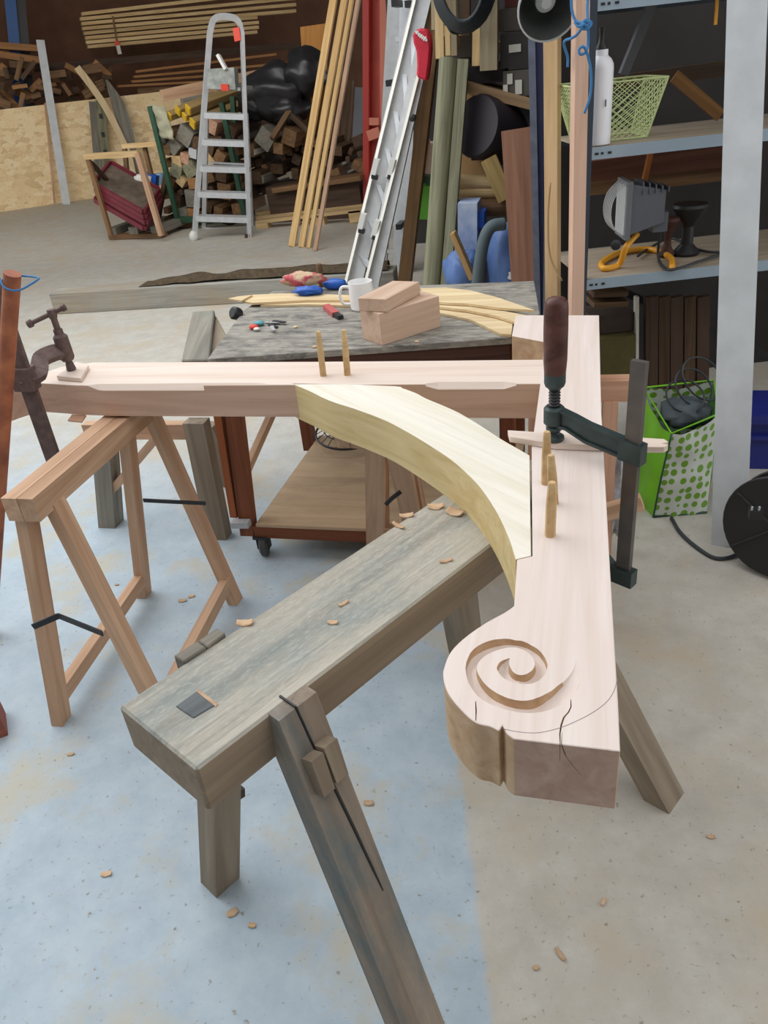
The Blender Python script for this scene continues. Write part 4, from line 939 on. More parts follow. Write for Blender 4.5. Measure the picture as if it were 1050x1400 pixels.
# black sack
bm = bmesh.new()
for (x, y, rx, rz_) in [(378,128,.40,.30),(418,100,.24,.24),(352,142,.20,.18),(396,150,.26,.16)]:
    me = blob_mesh(PY(x, y, 9.2), rx, .28, rz_, .28, 2.0, x, 24, 16); bm.from_mesh(me); bpy.data.meshes.remove(me)
link('black_sack', tomesh(bm), BLACKB, None, smooth=True, label='black plastic sack lying on the dark offcut pile', cat='sack')
# dark pile right of the ladder
G2 = 'offcuts in the dark pile right of the stepladder'; LB2 = 'dark offcut in the pile right of the stepladder'
for x, y, s, m_, a in [(362,190,24,'GREYW',.75),(395,188,20,'SCRAP',.4),(340,205,16,'SCRAP',.2),(350,243,16,'SCRAPD',.1),(356,245,10,'GREYW',.2),(345,208,7,'PAPER',.1),(380,203,14,'SCRAP',.2)]:
    blk(x, y, s, globals()[m_], 8.9, LB2, a, 1, G2)
for i in range(1600):
    x = rnd.uniform(338, 495); y = rnd.uniform(192, 262-.14*max(0, x-365)); sz = rnd.uniform(7, 15); asp = rnd.uniform(.6, 1.6)
    if free(x, y, sz*max(1, asp)): blk(x, y, sz, rnd.choice([SCRAPD, SCRAPD, DARKW, SCRAP]), 9.1, LB2, rnd.choice([0, .1, .5, 1.4, -.3]), asp, G2)
bar('leaning_stick', PY(372,190,8.8), PY(396,152,9.0), .05, .09, SCRAP, None, up=(0,1,0), label='brown slat sloping up against the black sack, left of two', cat='slat'); bar('leaning_stick', PY(398,156,9.0), PY(424,180,8.9), .05, .09, SCRAPD, None, up=(0,1,0), label='dark slat sloping down right from the black sack', cat='slat')
for x in (442, 456, 470, 487):
    bar('standing_board', PY(x,220,9.5), PY(x+6,{442:105,456:80,470:110,487:120}[x],9.7), .12, .04, {442:ORPLY,456:SCRAP,470:SCRAPD,487:GREYP}[x], None, up=(0,1,0), label={442:'orange board standing right behind the long poles',456:'brown board standing between poles and red column',470:'dark narrow board standing near the red column',487:'grey narrow board standing beside the red column'}[x], cat='board')
prism('plywood_panel', [PY(411,37,9.9), PY(446,32,9.9), PY(452,285,9.9), PY(428,288,9.9)], (.2,0,1), 0, .02, ORPLY, None, up=(0,-1,0), label='orange plywood panel standing behind the black sack', cat='panel')
dw = bar('dark_timber', PY(374,280,8.95), PY(497,265,8.95), .3, .42, DARKW, None, bevel=.01, label='large dark timber lying on the pallet behind the poles', cat='timber')
bar('long_board', PY(378,258,8.85), PY(497,241,8.85), .3, .05, SCRAP, None, label='brown board lying on the large dark timber', cat='board')
pal = thing('pallet', 'wooden pallet under the large dark timber', 'pallet', G(430, 318))
bar('deck', PY(352,303,8.55), PY(497,286,8.55), .12, .035, BOARDS, pal); bar('deck', PY(352,297,8.85), PY(497,280,8.85), .12, .035, BOARDS, pal); bar('deck', PY(352,291,9.15), PY(497,274,9.15), .12, .035, BOARDS, pal)
for x in (361, 437, 487): bar('block', PY(x-8,311-.12*(x-361),8.55), PY(x+8,309-.12*(x-361),8.55), .12, .12, BOARDS, pal)
# four long poles
for i, (a, b, w_, m_) in enumerate([((399,337),(456,0),.062,POLE),((412,338),(471,0),.055,POLE),((422,339),(481,0),.036,POLE),((431,343),(490,0),.034,PINE)]):
    f_ = G(*a); t_ = PY(*b, f_.y+.75); t_ = f_+(t_-f_)*1.25
    bar('long_pole', f_, t_, w_, .05, m_, None, up=(0,1,0), bevel=.004, label=['leftmost and widest', 'second from left', 'third from left', 'rightmost and darkest'][i]+' of the four tall pale laths leaning beside the stepladder', cat='lath', group='four tall laths')
# red column
rc = thing('red_column', 'red painted steel column between the tall laths and the ladders', 'column', PY(512, 290, 9.0))
def vcol(name, x0, x1, ya, par, mat, y0=-60, y1=312, t=.06):
    xa, xb = (x0+x1)/2, (x0+x1)/2; w = (PY(x1,150,ya)-PY(x0,150,ya)).length
    bar(name, PY(xb, y1, ya), PY(xa, y0, ya), w, t, mat, par, up=(0,1,0))
vcol('flange', 499, 507, 8.95, rc, plain('red_dark', (190,66,58), .5), t=.2); vcol('web', 505, 524, 9.02, rc, REDP); vcol('flange', 522, 531, 8.98, rc, plain('red_pale', (226,140,118), .5), t=.16)
bar('bracket', PY(503,186,8.85), PY(519,180,8.85), .04, .1, plain('red_pale', (206,104,84), .5), rc, up=(.3,0,1)); bar('bracket', PY(505,166,8.85), PY(518,166,8.85), .03, .07, plain('red_pale', (206,104,84), .5), rc, up=(-.3,0,1))
bar('upright_batten', PY(528,300,8.7), PY(534,-60,8.7), .06, .05, PINEP, None, up=(0,1,0), label='pale batten standing against the red column', cat='batten')
# ---------------------------------------------------------------- ladders and posts in the middle
def lineto0(a, b): return a+(b-a)*(a.z/(a.z-b.z))            # run a->b down to the floor
def lb(name, t, b, yt, yb_, w, th, mat, par=None, ext_=1.0, up=(0,1,0), **k):
    T, Bo = PY(*t, yt), PY(*b, yb_); Fo = lineto0(T, Bo); T = Fo+(T-Fo)*ext_
    return bar(name, Fo, T, w, th, mat, par, up=up, bevel=.004, **k), Fo, T
# upright ladder behind
l1_ = thing('upright_ladder', 'aluminium ladder standing upright behind the sloping one', 'ladder', PY(540, 430, 6.2))
_, f1_, t1_ = lb('stile', (560,0), (548,390), 6.35, 6.2, .13, .05, ALU, l1_, 1.12)
_, f2_, t2_ = lb('stile', (541,0), (524,300), 6.4, 6.3, .105, .05, ALUD, l1_, 1.12)
for x, y in [(543,5),(561,6),(535,113),(548,307)]:
    p = PY(x, y, 6.22 if y > 50 else 6.3); p = PY(x, y, 6.15+.0*(y)); bar('rung_end', p-Vector((0,.0,.02)), p+Vector((0,0,.02)), .04, .2, BLACKP, l1_, up=(0,1,0), bevel=.002)
for k in range(9):
    s = .08+.1*k; bar('rung', f1_+(t1_-f1_)*s, f2_+(t2_-f2_)*s, .03, .03, ALUD, l1_)
l2_ = thing('sloping_ladder', 'aluminium extension ladder leaning steeply with white plastic rung hooks', 'ladder', PY(500, 420, 5.2))
_, g1_, h1_ = lb('stile', (577,0), (490,360), 6.1, 5.3, .125, .04, ALUD, l2_, 1.12)
_, g2_, h2_ = lb('stile', (580,60), (515,360), 5.85, 5.2, .095, .04, ALUD, l2_, 1.0)
_, g3_, h3_ = lb('stile_lip', (568,0), (480,360), 6.06, 5.25, .018, .06, plain('alu_bright', (226,224,214), .35, .5), l2_, 1.12)
_, g4_, h4_ = lb('stile_lip', (572,105), (507,360), 5.72, 5.15, .018, .05, plain('alu_bright', (226,224,214), .35, .5), l2_, 1.0)
for k in range(8):
    s = .06+.105*k; bar('rung', g1_+(h1_-g1_)*s, g2_+(h2_-g2_)*s*1.05, .03, .03, ALU, l2_)
for x, y in [(511,229),(493,303),(533,229),(512,312)]:
    p = PY(x, y, 5.2+(360-y)*.0022-.06); bar('rung_hook', p-Vector((.01,0,.055)), p+Vector((.03,0,.05)), .035, .06, WHITEP, l2_, up=(0,1,0), bevel=.008); bar('hook_tip', p+Vector((0,-.012,-.07)), p+Vector((.008,-.012,-.045)), .04, .04, BLACKP, l2_, up=(0,1,0))
p = PY(565,161,5.5); lathe('bolt', [(.022,0),(.022,.03),(.014,.035)], BLACKP, l2_, p, p+Vector((0,-1,0)), n=14)
sv = thing('red_sleeve', 'red padded sleeve with white script pulled over the ladder end', 'sleeve', PY(577, 108, 5.6))
Y5 = 5.58
ol = [(566,46),(570,41),(577,38.5),(583,39.5),(588,44),(590,54),(590.5,66),(589,85),(585,111),(571,105),(572,88),(571,70),(567,58)]
prism('pad', [PY(x, y, Y5) for x, y in ol], (0,0,1), -.05, .05, REDSL, sv, bevel=.012, up=(0,-1,0))
bm = bmesh.new()
wv_ = [(568,42),(570,46),(571,43),(573,49),(574,46),(575,51),(577,48),(577.5,53),(579,50),(580,55),(582,51),(583,56),(584,54)]
tube_bm(bm, smooth_path([PY(x, y, Y5-.058) for x, y in wv_], 5), .006, 5); link('script', tomesh(bm), WHITEP, sv, label='white handwriting style lettering')
_ = lb('brown_pole', (598,0), (553,390), 6.2, 5.5, .09, .09, STAKE, None, 1.15, label='brown squared pole leaning between ladder and round post', cat='pole')
T, Bo = PY(614,80,5.25), PY(590,390,5.0); Fo = lineto0(T, Bo)
bm = bmesh.new(); tube_bm(bm, [Fo, T], .058, 20); me = tomesh(bm, .006); autosmooth(me); M_ = frame_x(Fo, T); 
for v in me.vertices: pass
me.transform(M_.inverted()); link('round_post', me, GREENPOST, None, M_, label='grey green round fence post leaning right of the ladders', cat='post')
_ = lb('square_post', (634,82), (610,390), 5.2, 4.95, .062, .06, GREENPOST, None, label='thinner squared fence post leaning against the round one', cat='post')
gb = thing('green_container', 'green plastic container behind the round post', 'container', PY(583, 300, 5.9))
bar('body', PY(584,298,5.9), PY(585,252,5.9), .13, .12, GREENB, gb, up=(0,1,0), bevel=.012); bar('lid', PY(584,250,5.88), PY(586,240,5.88), .11, .1, DKGREEN, gb, up=(0,1,0), bevel=.01)
bar('white_board', PY(572,258,6.0), PY(580,190,6.0), .02, .1, WHITEP, None, up=(.6,.8,0), label='thin white board standing behind the brown pole', cat='board')
bar('pale_carton', PY(586,235,6.1), PY(588,195,6.1), .14, .2, plain('carton_pink', (206,176,160), .8), None, up=(0,1,0), label='pale pink carton above the green container', cat='carton')
# ---------------------------------------------------------------- rack of odds and ends behind
YK = 5.3
rk = thing('storage_rack', 'dark wooden storage rack of odds and ends behind the navy column', 'rack', PY(670, 420, YK))
def kb(name, a, b, w, t, mat, par=None, y=YK, up=(0,1,0), **k): return bar(name, PY(*a, y), PY(*b, y), w, t, mat, par, up=up, bevel=.004, **k)
kb('shelf', (626,112), (735,140), .5, .06, wood('rack_shelf', (176,146,112), (140,110,80), var=0), rk, YK+.2, up=(0,0,1))
kb('shelf', (600,50), (735,72), .4, .05, SCRAP, rk, YK+.35, up=(0,0,1))
kb('post', (640,430), (636,-40), .06, .06, SCRAPD, rk, YK+.5)
kb('shelf', (612,255), (735,270), .5, .05, SCRAPD, rk, YK+.35, up=(0,0,1))
ck = thing('slatted_frame', 'pale slatted timber frame standing on the storage rack', 'frame', PY(650, 95, YK))
kb('post', (669,96), (669,-40), .10, .10, wood('frame_pale', (176,162,136), (146,132,106), var=.05), ck, YK-.05); kb('slat', (651,90), (652,30), .045, .04, BOARDS, ck); kb('rail', (600,44), (668,34), .05, .07, BOARDS, ck, YK+.02)
kb('post', (622,76), (620,-20), .035, .08, wood('frame_pale', (176,162,136), (146,132,106), var=.05), ck); kb('slat', (613,76), (612,40), .03, .04, BOARDS, ck); kb('slat', (602,80), (600,-20), .05, .04, BOARDS, ck); kb('panel', (606,40),(606,-30), .14, .03, wood('frame_pale', (176,162,136), (146,132,106), var=.05), ck, YK+.1)
coil = thing('cable_coil', 'black coil of cable hanging at the top of the storage rack', 'cable', PY(633, 30, YK-.2))
bm = bmesh.new(); cc = PY(633, -26, YK-.2)
for k in range(7):
    R1_, R2_ = .12+.009*k, .19+.008*k
    tube_bm(bm, [cc+Vector((R1_*math.sin(a), -.03+.012*k, -R2_*math.cos(a))) for a in [2*math.pi*j/28 for j in range(28)]], .012, 6, True)
link('loops', tomesh(bm), CABLE, coil, smooth=True)
tube('tail', smooth_path([PY(606,-5,YK-.15), PY(608,22,YK-.15), PY(616,42,YK-.15), PY(626,46,YK-.1)], 6), .008, CABLE, coil)
def carton(px0, py0, px1, py1, y, dep, mat, lab, lbls=(), nm='storage_box', cat='box'):
    b = thing(nm, lab, cat, PY((px0+px1)/2, py1, y))
    c0, c1 = PY((px0+px1)/2, py1, y), PY((px0+px1)/2, py0, y); w = (PY(px1, py1, y)-PY(px0, py1, y)).length
    bar('body', c0+Vector((0,dep/2,0)), c1+Vector((0,dep/2,0)), w, dep, mat, b, up=(0,1,0), bevel=.008)
    for (x, yy, lw, lh) in lbls: 
        p = PY(x, yy, y-.006); bar('label', p-Vector((0,0,lh/2)), p+Vector((0,0,lh/2)), lw, .008, PAPER, b, up=(0,1,0), bevel=0)
    return b
carton(684,44,726,92,YK,.3,DARKP,'dark box with a white torn label on the storage rack',[(704,66,.07,.04)])
carton(682,10,726,42,YK+.02,.3,plain('grey_box',(92,84,78),.7,var=.2),'grey brown box on top of the dark labelled box')
carton(690,-30,726,9,YK+.03,.3,plain('red_box',(92,38,36),.7),'dark red box at the top of the storage rack')
carton(634,86,690,114,YK+.05,.25,PURPLE,'dark low bin on the rack shelf left of the paper notes')
carton(688,96,724,132,YK-.02,.2,plain('note_box',(92,86,80),.7),'grey box with three white notes on the rack shelf',[(691,121,.028,.04),(697,108,.032,.055),(709,119,.04,.075)])
carton(628,48,652,78,YK+.1,.2,plain('dark_carton',(84,78,70),.8),'small dark carton behind the slatted frame')
p0_, p1_ = PY(640,160,YK-.1), PY(700,196,YK+.3)
lathe('dark_pipe', [(.03,-.0),(.17,0),(.18,.02),(.18,.5),(.17,.52),(.05,.52)], PURPLE, None, PY(650,172,YK-.1), PY(700,185,YK+.2), label='wide dark pipe lying under the rack shelf', cat='pipe')
carton(662,136,724,178,YK+.05,.3,BLACKP,'black case under the rack shelf beside the dark pipe')
carton(644,188,706,218,YK+.0,.3,PURPLE,'dark low case beneath the dark pipe')
carton(622,205,672,246,YK+.15,.3,CARD,'open cardboard box under the dark pipe',nm='cardboard_box')
carton(628,128,646,185,YK+.3,.2,CARD,'narrow cardboard box behind the square fence post',nm='cardboard_box')
for i, (a, b, r) in enumerate([((622,248),(684,250),.045),((624,264),(690,262),.04),((640,284),(700,282),.06)]):
    bm = bmesh.new(); A_, B_ = PY(*a, YK-.05), PY(*b, YK-.05); tube_bm(bm, [A_, B_], r, 14); me = tomesh(bm); autosmooth(me); M_ = frame_x(A_, B_); me.transform(M_.inverted())
    link('log', me, [BOARDS, BOARDS, SCRAP][i], None, M_, label=['upper wrapped pale pole lying under the cardboard box','pale pole lying second under the cardboard box','brown roll lying above the blue bag'][i], cat='pole')
kb('leaning_plank', (692,272), (668,216), .1, .04, wood('plank_olive',(176,150,98),(140,116,70)), None, YK-.15, label='short olive plank leaning over the pale poles', cat='plank')
# bags and straps low down
YB2 = 4.7
def sheet(name, quad, y, mat, lab, amp=.05, cat='bag', seed=0, th=.012, par=None, dep=0):
    a, b, c, d = [Vector(PY(*q[:2], y+(q[2] if len(q) > 2 else 0))) for q in quad]
    me = sheet_mesh(lambda s, t: (a*(1-s)+b*s)*(1-t)+(d*(1-s)+c*s)*t+Vector((0, amp*noise.noise(Vector((s*2.5, t*3, seed)))-dep*math.sin(math.pi*s)*math.sin(math.pi*t), 0)), 12, 14, th)
    return link(name, me, mat, par, smooth=True, label=lab, cat=cat if par is None else None)
bgp = thing('blue_bag', 'blue shopping bag with a dark strap behind the far right bench corner', 'bag', PY(690, 420, YB2))
sheet('bag_front', [(664,312),(716,298),(722,430),(676,430)], YB2, BLUEBAG, None, .05, par=bgp, seed=3, dep=.1)
sheet('bag_side', [(664,312),(716,298,.4),(722,420,.4),(668,430)], YB2+.12, BLUEBAG, None, .05, par=bgp, seed=5)
tube('strap', smooth_path([PY(690,306,YB2-.12), PY(672,310,YB2-.15), PY(662,328,YB2-.16), PY(656,360,YB2-.16), PY(650,410,YB2-.15)], 6), .035, plain('strap_grey',(84,98,104),.7), bgp)
lathe('badge', [(.02,0),(.022,.004),(.012,.005)], WHITEP, bgp, PY(698,377,YB2-.12), PY(698,377,YB2-1), n=16)
carton(626,278,652,345,YB2+.25,.2,plain('bluewhite',(196,206,220),.6,var=.3,nscale=4,vcol=(96,124,180)),'white and blue carton leaning beside the square fence post')
carton(640,290,662,312,YB2+.3,.15,BLUEP,'small blue box above the grey strap')
kb('short_plank', (619,318), (646,380), .03, .09, wood('plank_tan',(196,160,108),(160,124,80)), None, YB2-.02, label='short tan plank slanting below the white and blue carton', cat='plank')
link('blue_tarp', blob_mesh(PY(634,378,YB2+.1), .12, .1, .16, .4, 3, 8), BLUEBAG, None, smooth=True, label='crumpled blue tarpaulin on the floor behind the bench', cat='tarpaulin')
carton(636,320,668,420,YB2+.35,.2,DARKP,'dark tall box behind the grey strap')
# brown board, navy column and timbers
bb = PY(706,175,4.25); 
ob = lb('brown_board', (709,176), (722,392), 4.3, 4.2, .17, .035, BROWNB, None, label='broad brown board standing against the navy column', cat='board')[0]
M_ = FR[ob]; Lb = ob.dimensions[0] if False else (Vector(ob.data.vertices[-1].co)).length
nc = thing('navy_column', 'navy painted steel column with a worn pale edge', 'column', PY(741, 430, 4.0))
lb('face', (742,26), (749,392), 4.0, 4.0, .085, .09, NAVY, nc, 1.25); lb('worn_edge', (727,26), (735,392), 3.97, 3.97, .03, .10, NAVYE, nc, 1.25)
t1o = lb('timber', (755,44), (756,420), 3.02, 3.0, .05, .03, wood('timber_tan',(232,200,156),(206,170,124),var=0), None, 1.3, up=(.45,1,0), label='tan narrow timber standing right of the navy column', cat='timber')[0]
t2o = lb('timber', (794,0), (787,428), 2.66, 2.6, .042, .03, TIMBER, None, 1.15, up=(-.5,1,0), label='pinkish timber with blue rope standing before the shelving', cat='timber')[0]
tube('string', smooth_path([PY(752,250,2.96), PY(749,300,2.96), PY(752,350,2.96), PY(768,384,2.95)], 8), .004, plain('string_tan',(190,160,116),.8), t1o)
rp_ = thing('blue_rope', 'blue rope knotted round the pinkish timber', 'rope', PY(800, 35, 2.55))
def Q(x, y, d=0): return PY(x, y, 2.585+d)
tube('knot', smooth_path([Q(786,30), Q(792,36,-.01), Q(800,30,-.02), Q(808,31,.0), Q(804,38,-.015), Q(796,38,-.02), Q(800,28,-.025), Q(806,36,-.01), Q(797,33,-.03)], 6), .0048, BLUEROPE, rp_)
tube('tail', smooth_path([Q(781,-6,.0), Q(782,14), Q(787,28,-.005), Q(797,33,-.02), Q(790,46), Q(782,52), Q(771,58,.03), Q(776,78,.05), Q(776,92,.05)], 6), .0038, BLUEROPE, rp_)
tube('tail', smooth_path([Q(804,-6,.02), Q(803,12,.01), Q(804,36,-.01), Q(804,60,-.005), Q(800,72,-.02), Q(793,74,-.025), Q(792,67,-.025), Q(798,64,-.025), Q(803,74,-.02), Q(808,100,-.01), Q(807,130,-.01), Q(799,155,-.01)], 6), .0038, BLUEROPE, rp_)
ls = thing('work_light_shade', 'dull metal bell shaped lamp shade hanging at the top of the picture', 'lamp', PY(752, 20, 2.75))
ax0, ax1 = PY(738, -12, 2.84), PY(754, 16, 2.70)
lathe('shade', [(.02,-.07),(.026,-.068),(.03,-.03),(.05,0),(.075,.05),(.088,.10),(.091,.125),(.088,.124),(.072,.05),(.045,.0),(.02,-.02)], plain('shade_metal',(128,134,132),.35,.7,var=.15), ls, ax0, ax1, n=36)
d_ = (ax1-ax0).normalized(); lathe('rim', [(.089,0),(.0935,.002),(.0935,.006),(.089,.008),(.089,0)], ALU, ls, ax0+d_*.122, ax1+d_, n=36, cap=False)
tube('arm', smooth_path([ax0-(ax1-ax0).normalized()*.06, PY(733,-30,2.93), PY(742,-60,2.99), PY(752,-75,3.0)], 6), .008, STEEL, ls)
lathe('bulb', [(.012,0),(.014,.03),(.03,.055),(.03,.08),(.015,.095)], GLASS, ls, ax0, ax1, n=20)
# ---------------------------------------------------------------- steel shelving
shl = thing('steel_shelving', 'pale blue steel shelving bay at the right', 'shelving', S0+SX*.6)
DEP = .46; LEN = 1.45
def SP(px, py, off=0): return PP(px, py, S0+SY*off, SY)
levels = [SP(806,203).z, SP(801,383).z, SP(812,-3).z]
for i, z in enumerate(levels):
    o = S0.copy(); o.z = z
    s_ = prism('shelf', [o+SX*.0, o+SX*LEN, o+SX*LEN+SY*DEP, o+SY*DEP], SX, -.006, 0, SHELFT, shl, bevel=0)
    lip = bar('shelf_lip', o+SX*.0+Vector((0,0,-.017)), o+SX*LEN+Vector((0,0,-.017)), .006, .036, SHELFM, s_)
    bar('back_lip', o+SX*.0+SY*DEP+Vector((0,0,-.017)), o+SX*LEN+SY*DEP+Vector((0,0,-.017)), .006, .036, SHELFD, s_)
    for k, x in enumerate((.016, .036, .058)):
        p = o+SX*x-SY*.0035+Vector((0,0,-.018)); bar('slot', p, p+SX*(.012 if k != 1 else .008), .003, .007, BLACKP, s_, bevel=.001)
for a in (0, LEN):
    for b in (.0, DEP):
        p = S0+SX*(a-(.012 if a == 0 else -.012))+SY*(b+.012); leg('upright', p+Vector((0,0,2.1)), p, SX*.035, SY*.035, SHELFD, shl)
p = S0+SY*(DEP+.0); bar('diagonal_brace', p+Vector((0,0,levels[1]-.03)), p+SX*1.1+Vector((0,0,.15)), .006, .03, STEEL, shl)
# bottle
bpos = PP(817, 192, S0+SY*.06, SY); bpos.z = levels[0]
bt = thing('water_bottle', 'white metal drinking bottle with a black cap on the upper shelf', 'bottle', bpos)
pxm = (SP(836,130,.06)-SP(802,130,.06)).length/2
kx = pxm/.036
HB = SP(820,68,.06).z-levels[0]
lathe('body', [(.03*kx,0),(.036*kx,.004),(.036*kx,HB*.8),(.035*kx,HB*.85),(.029*kx,HB*.9),(.019*kx,HB*.94),(.019*kx,HB),(.001,HB)], plain('bottle_white',(240,241,246),.3), bt, bpos, n=32)
hb_ = HB; kx = kx*.85
lathe('cap', [(.0175*kx,0),(.0175*kx,.008),(.012*kx,.018),(.0095*kx,.03),(.0085*kx,.045),(.0105*kx,.05),(.0105*kx,.058),(.006*kx,.06)], BLACKP, bt, bpos+Vector((0,0,hb_)), n=24)
pp = PP(828,141,S0+SY*.06-SY*.045,SY); bar('print', pp-Vector((0,0,.01)), pp+Vector((0,0,.01)), .004, .002, GREYP, bt, up=SY, bevel=0)
# wire basket
bk0 = PP(838, 188, S0+SY*.12, SY); bk0.z = levels[0]+.004
bw = thing('wire_basket', 'pale green wire mesh basket on the upper shelf behind the bottle', 'basket', bk0+SX*.08)
hh = .172; 
c_b = [bk0-SX*.10, bk0+SX*.115, bk0+SX*.115+SY*.16, bk0-SX*.10+SY*.16]
c_t = [bk0-SX*.15-SY*.02+Vector((0,0,hh)), bk0+SX*.165-SY*.02+Vector((0,0,hh)), bk0+SX*.165+SY*.2+Vector((0,0,hh)), bk0-SX*.15+SY*.2+Vector((0,0,hh))]
tube('rim', c_t, .0035, GREENW, bw, n=6, closed=True); tube('base_wire', c_b, .003, GREENW, bw, n=6, closed=True)
for i in range(4): 
    j = (i+1) % 4; bm = bmesh.new(); nn_ = 9
    tube_bm(bm, [c_b[i], c_t[i]], .003, 6)
    W = lambda s, t: (c_b[i]*(1-s)+c_b[j]*s)*(1-t)+(c_t[i]*(1-s)+c_t[j]*s)*t
    for k in range(-nn_+1, nn_):
        s0, s1 = k/nn_, k/nn_+.9
        for fl in (0, 1):
            a, b, ta, tb = s0, s1, 0., 1.
            if a < 0: ta = -a/.9; a = 0
            if b > 1: tb = (1-s0)/.9; b = 1
            if ta >= tb: continue
            P0, P1 = (W(a, ta), W(b, tb)) if not fl else (W(1-a, ta), W(1-b, tb))
            tube_bm(bm, [P0, P1], .0016, 4)
    link('mesh_side', tomesh(bm), GREENW, bw)
# back of shelves: boards, dark goods
def shb(name, a, b, w, t, mat, off, lab, cat, up=SY, **k): return bar(name, SP(*a, off), SP(*b, off), w, t, mat, None, up=up, bevel=.003, label=lab, cat=cat, **k)
shb('tan_wedge', (922,104), (985,158), .04, .012, wood('wedge_tan',(150,110,64),(116,82,46)), .3, 'tan sliver of wood sloping behind the wire basket', 'offcut')
shb('dark_pole', (893,0), (852,102), .03, .03, GREYP, .36, 'dark pole leaning behind the wire basket', 'pole')
shb('copper_hook', (981,-4), (978,34), .008, .008, ORANGE, .05, 'thin copper hook hanging by the top shelf', 'hook')
shb('orange_rod', (890,205), (880,252), .016, .016, wood('rod_orange',(190,120,60),(150,90,40)), .2, 'orange wooden rod hanging under the upper shelf', 'rod')
for i, (a, b, h) in enumerate([((800,240),(1000,214),.10),((800,258),(1000,236),.05),((800,120),(1000,92),.05)]):
    shb('back_board', a, b, .03, h, [wood('back_red',(112,72,56),(84,52,42)), SCRAP, DARKW][i], .5, ['reddish board across the back of the middle bay','brown board low across the back of the middle bay','dark board across the back of the top bay'][i], 'board', up=(0,0,1))
# flood light
flc = SP(874, 283, .12)
fl = thing('floodlight', 'grey halogen work floodlight on an orange tube stand on the lower shelf', 'floodlight', Vector((flc.x, flc.y, levels[1])))
ux = (SX*-.99+SY*.06).normalized(); uz = Vector((0,0,1)); uy = uz.cross(ux)       # the lamp looks along ux, to the left
FM = Matrix((ux, uy, uz)).transposed().to_4x4(); FM.translation = flc
bm = bmesh.new()
hexa(bm, [(-.075,-.045,-.05),(.045,-.06,-.08),(.045,.06,-.08),(-.075,.045,-.05),(-.075,-.045,.055),(.045,-.06,.085),(.045,.06,.085),(-.075,.045,.055)])
for k in range(5): hexa(bm, [(-.085+.022*k,-.05-.003*k,.05),(-.08+.022*k,-.05-.003*k,.05),(-.08+.022*k,.05+.003*k,.05),(-.085+.022*k,.05+.003*k,.05),(-.085+.022*k,-.05,.066+.006*k),(-.08+.022*k,-.05,.066+.006*k),(-.08+.022*k,.05,.066+.006*k),(-.085+.022*k,.05,.066+.006*k)])
link('housing', tomesh(bm, .006), GREYP, fl, FM)
bm = bmesh.new(); hexa(bm, [(.045,-.07,-.095),(.062,-.07,-.095),(.062,.07,-.095),(.045,.07,-.095),(.045,-.07,.095),(.062,-.07,.095),(.062,.07,.095),(.045,.07,.095)]); link('front_frame', tomesh(bm, .004), plain('flood_frame',(112,116,122),.45), fl, FM)
bm = bmesh.new(); hexa(bm, [(.060,-.058,-.08),(.066,-.058,-.08),(.066,.058,-.08),(.060,.058,-.08),(.060,-.058,.08),(.066,-.058,.08),(.066,.058,.08),(.060,.058,.08)]); link('glass', tomesh(bm, .003), GLASS, fl, FM)
bm = bmesh.new()
for k in range(6):
    yy = -.05+.02*k; tube_bm(bm, smooth_path([FM@Vector((.06,yy,-.09)), FM@Vector((.10,yy,-.05)), FM@Vector((.112,yy,0)), FM@Vector((.10,yy,.05)), FM@Vector((.06,yy,.09))], 5), .0022, 5)
link('wire_guard', tomesh(bm), ALU, fl)
bm = bmesh.new(); hexa(bm, [(-.095,-.03,-.085),(-.045,-.03,-.085),(-.045,.03,-.085),(-.095,.03,-.085),(-.095,-.03,-.02),(-.045,-.03,-.02),(-.045,.03,-.02),(-.095,.03,-.02)]); link('junction_box', tomesh(bm, .004), GREYP, fl, FM)
zl = levels[1]+.012
def SL(x, y): 
    p = G(x, y, zl); return p
stp = [SL(826,361), SL(858,343), SL(894,340), SL(920,350), SL(919,366)]
tube('stand', smooth_path([SL(919,367), SL(916,352), SL(890,341), SL(850,345), SL(824,358), SL(826,367), SL(846,362), SP(855,340,.08), SP(862,330,.1), FM@Vector((0,-.0,-.09))], 6), .011, ORANGE, fl, n=10)
lathe('knob', [(.014,0),(.018,.006),(.018,.018),(.01,.022)], BLACKP, fl, SP(842,335,.08), SP(842,335,-1), n=12)
cb = thing('shelf_cable', 'black cable looped on the lower shelf behind the floodlight', 'cable', SL(930, 345))
tube('run', smooth_path([FM@Vector((-.08,0,-.08)), SL(900,352), SL(912,368), SL(930,366), SL(960,356), SL(985,348), SL(1010,342)], 8), .005, CABLE, cb)
tube('run', smooth_path([SL(872,350), SL(890,338), SL(915,326), SL(935,332), SL(950,340), SL(980,345), SL(1020,338)], 8), .005, CABLE, cb)
for i, (x, r, h) in enumerate([(912,.03,.13),(938,.05,.17)]):
    q = SP(x, 340, .2); q.z = levels[1]
    b_ = thing('tripod_foot', ['small dark fitting behind the floodlight','dark funnel shaped fitting right of the floodlight'][i], 'fitting', q)
    lathe('body', [(r*.9,0),(r,.01),(r*.45,.04),(r*.4,h*.6),(r*1.3,h),(r*1.2,h+.01)], BLACKP if i else CARTDARK, b_, q, n=20)
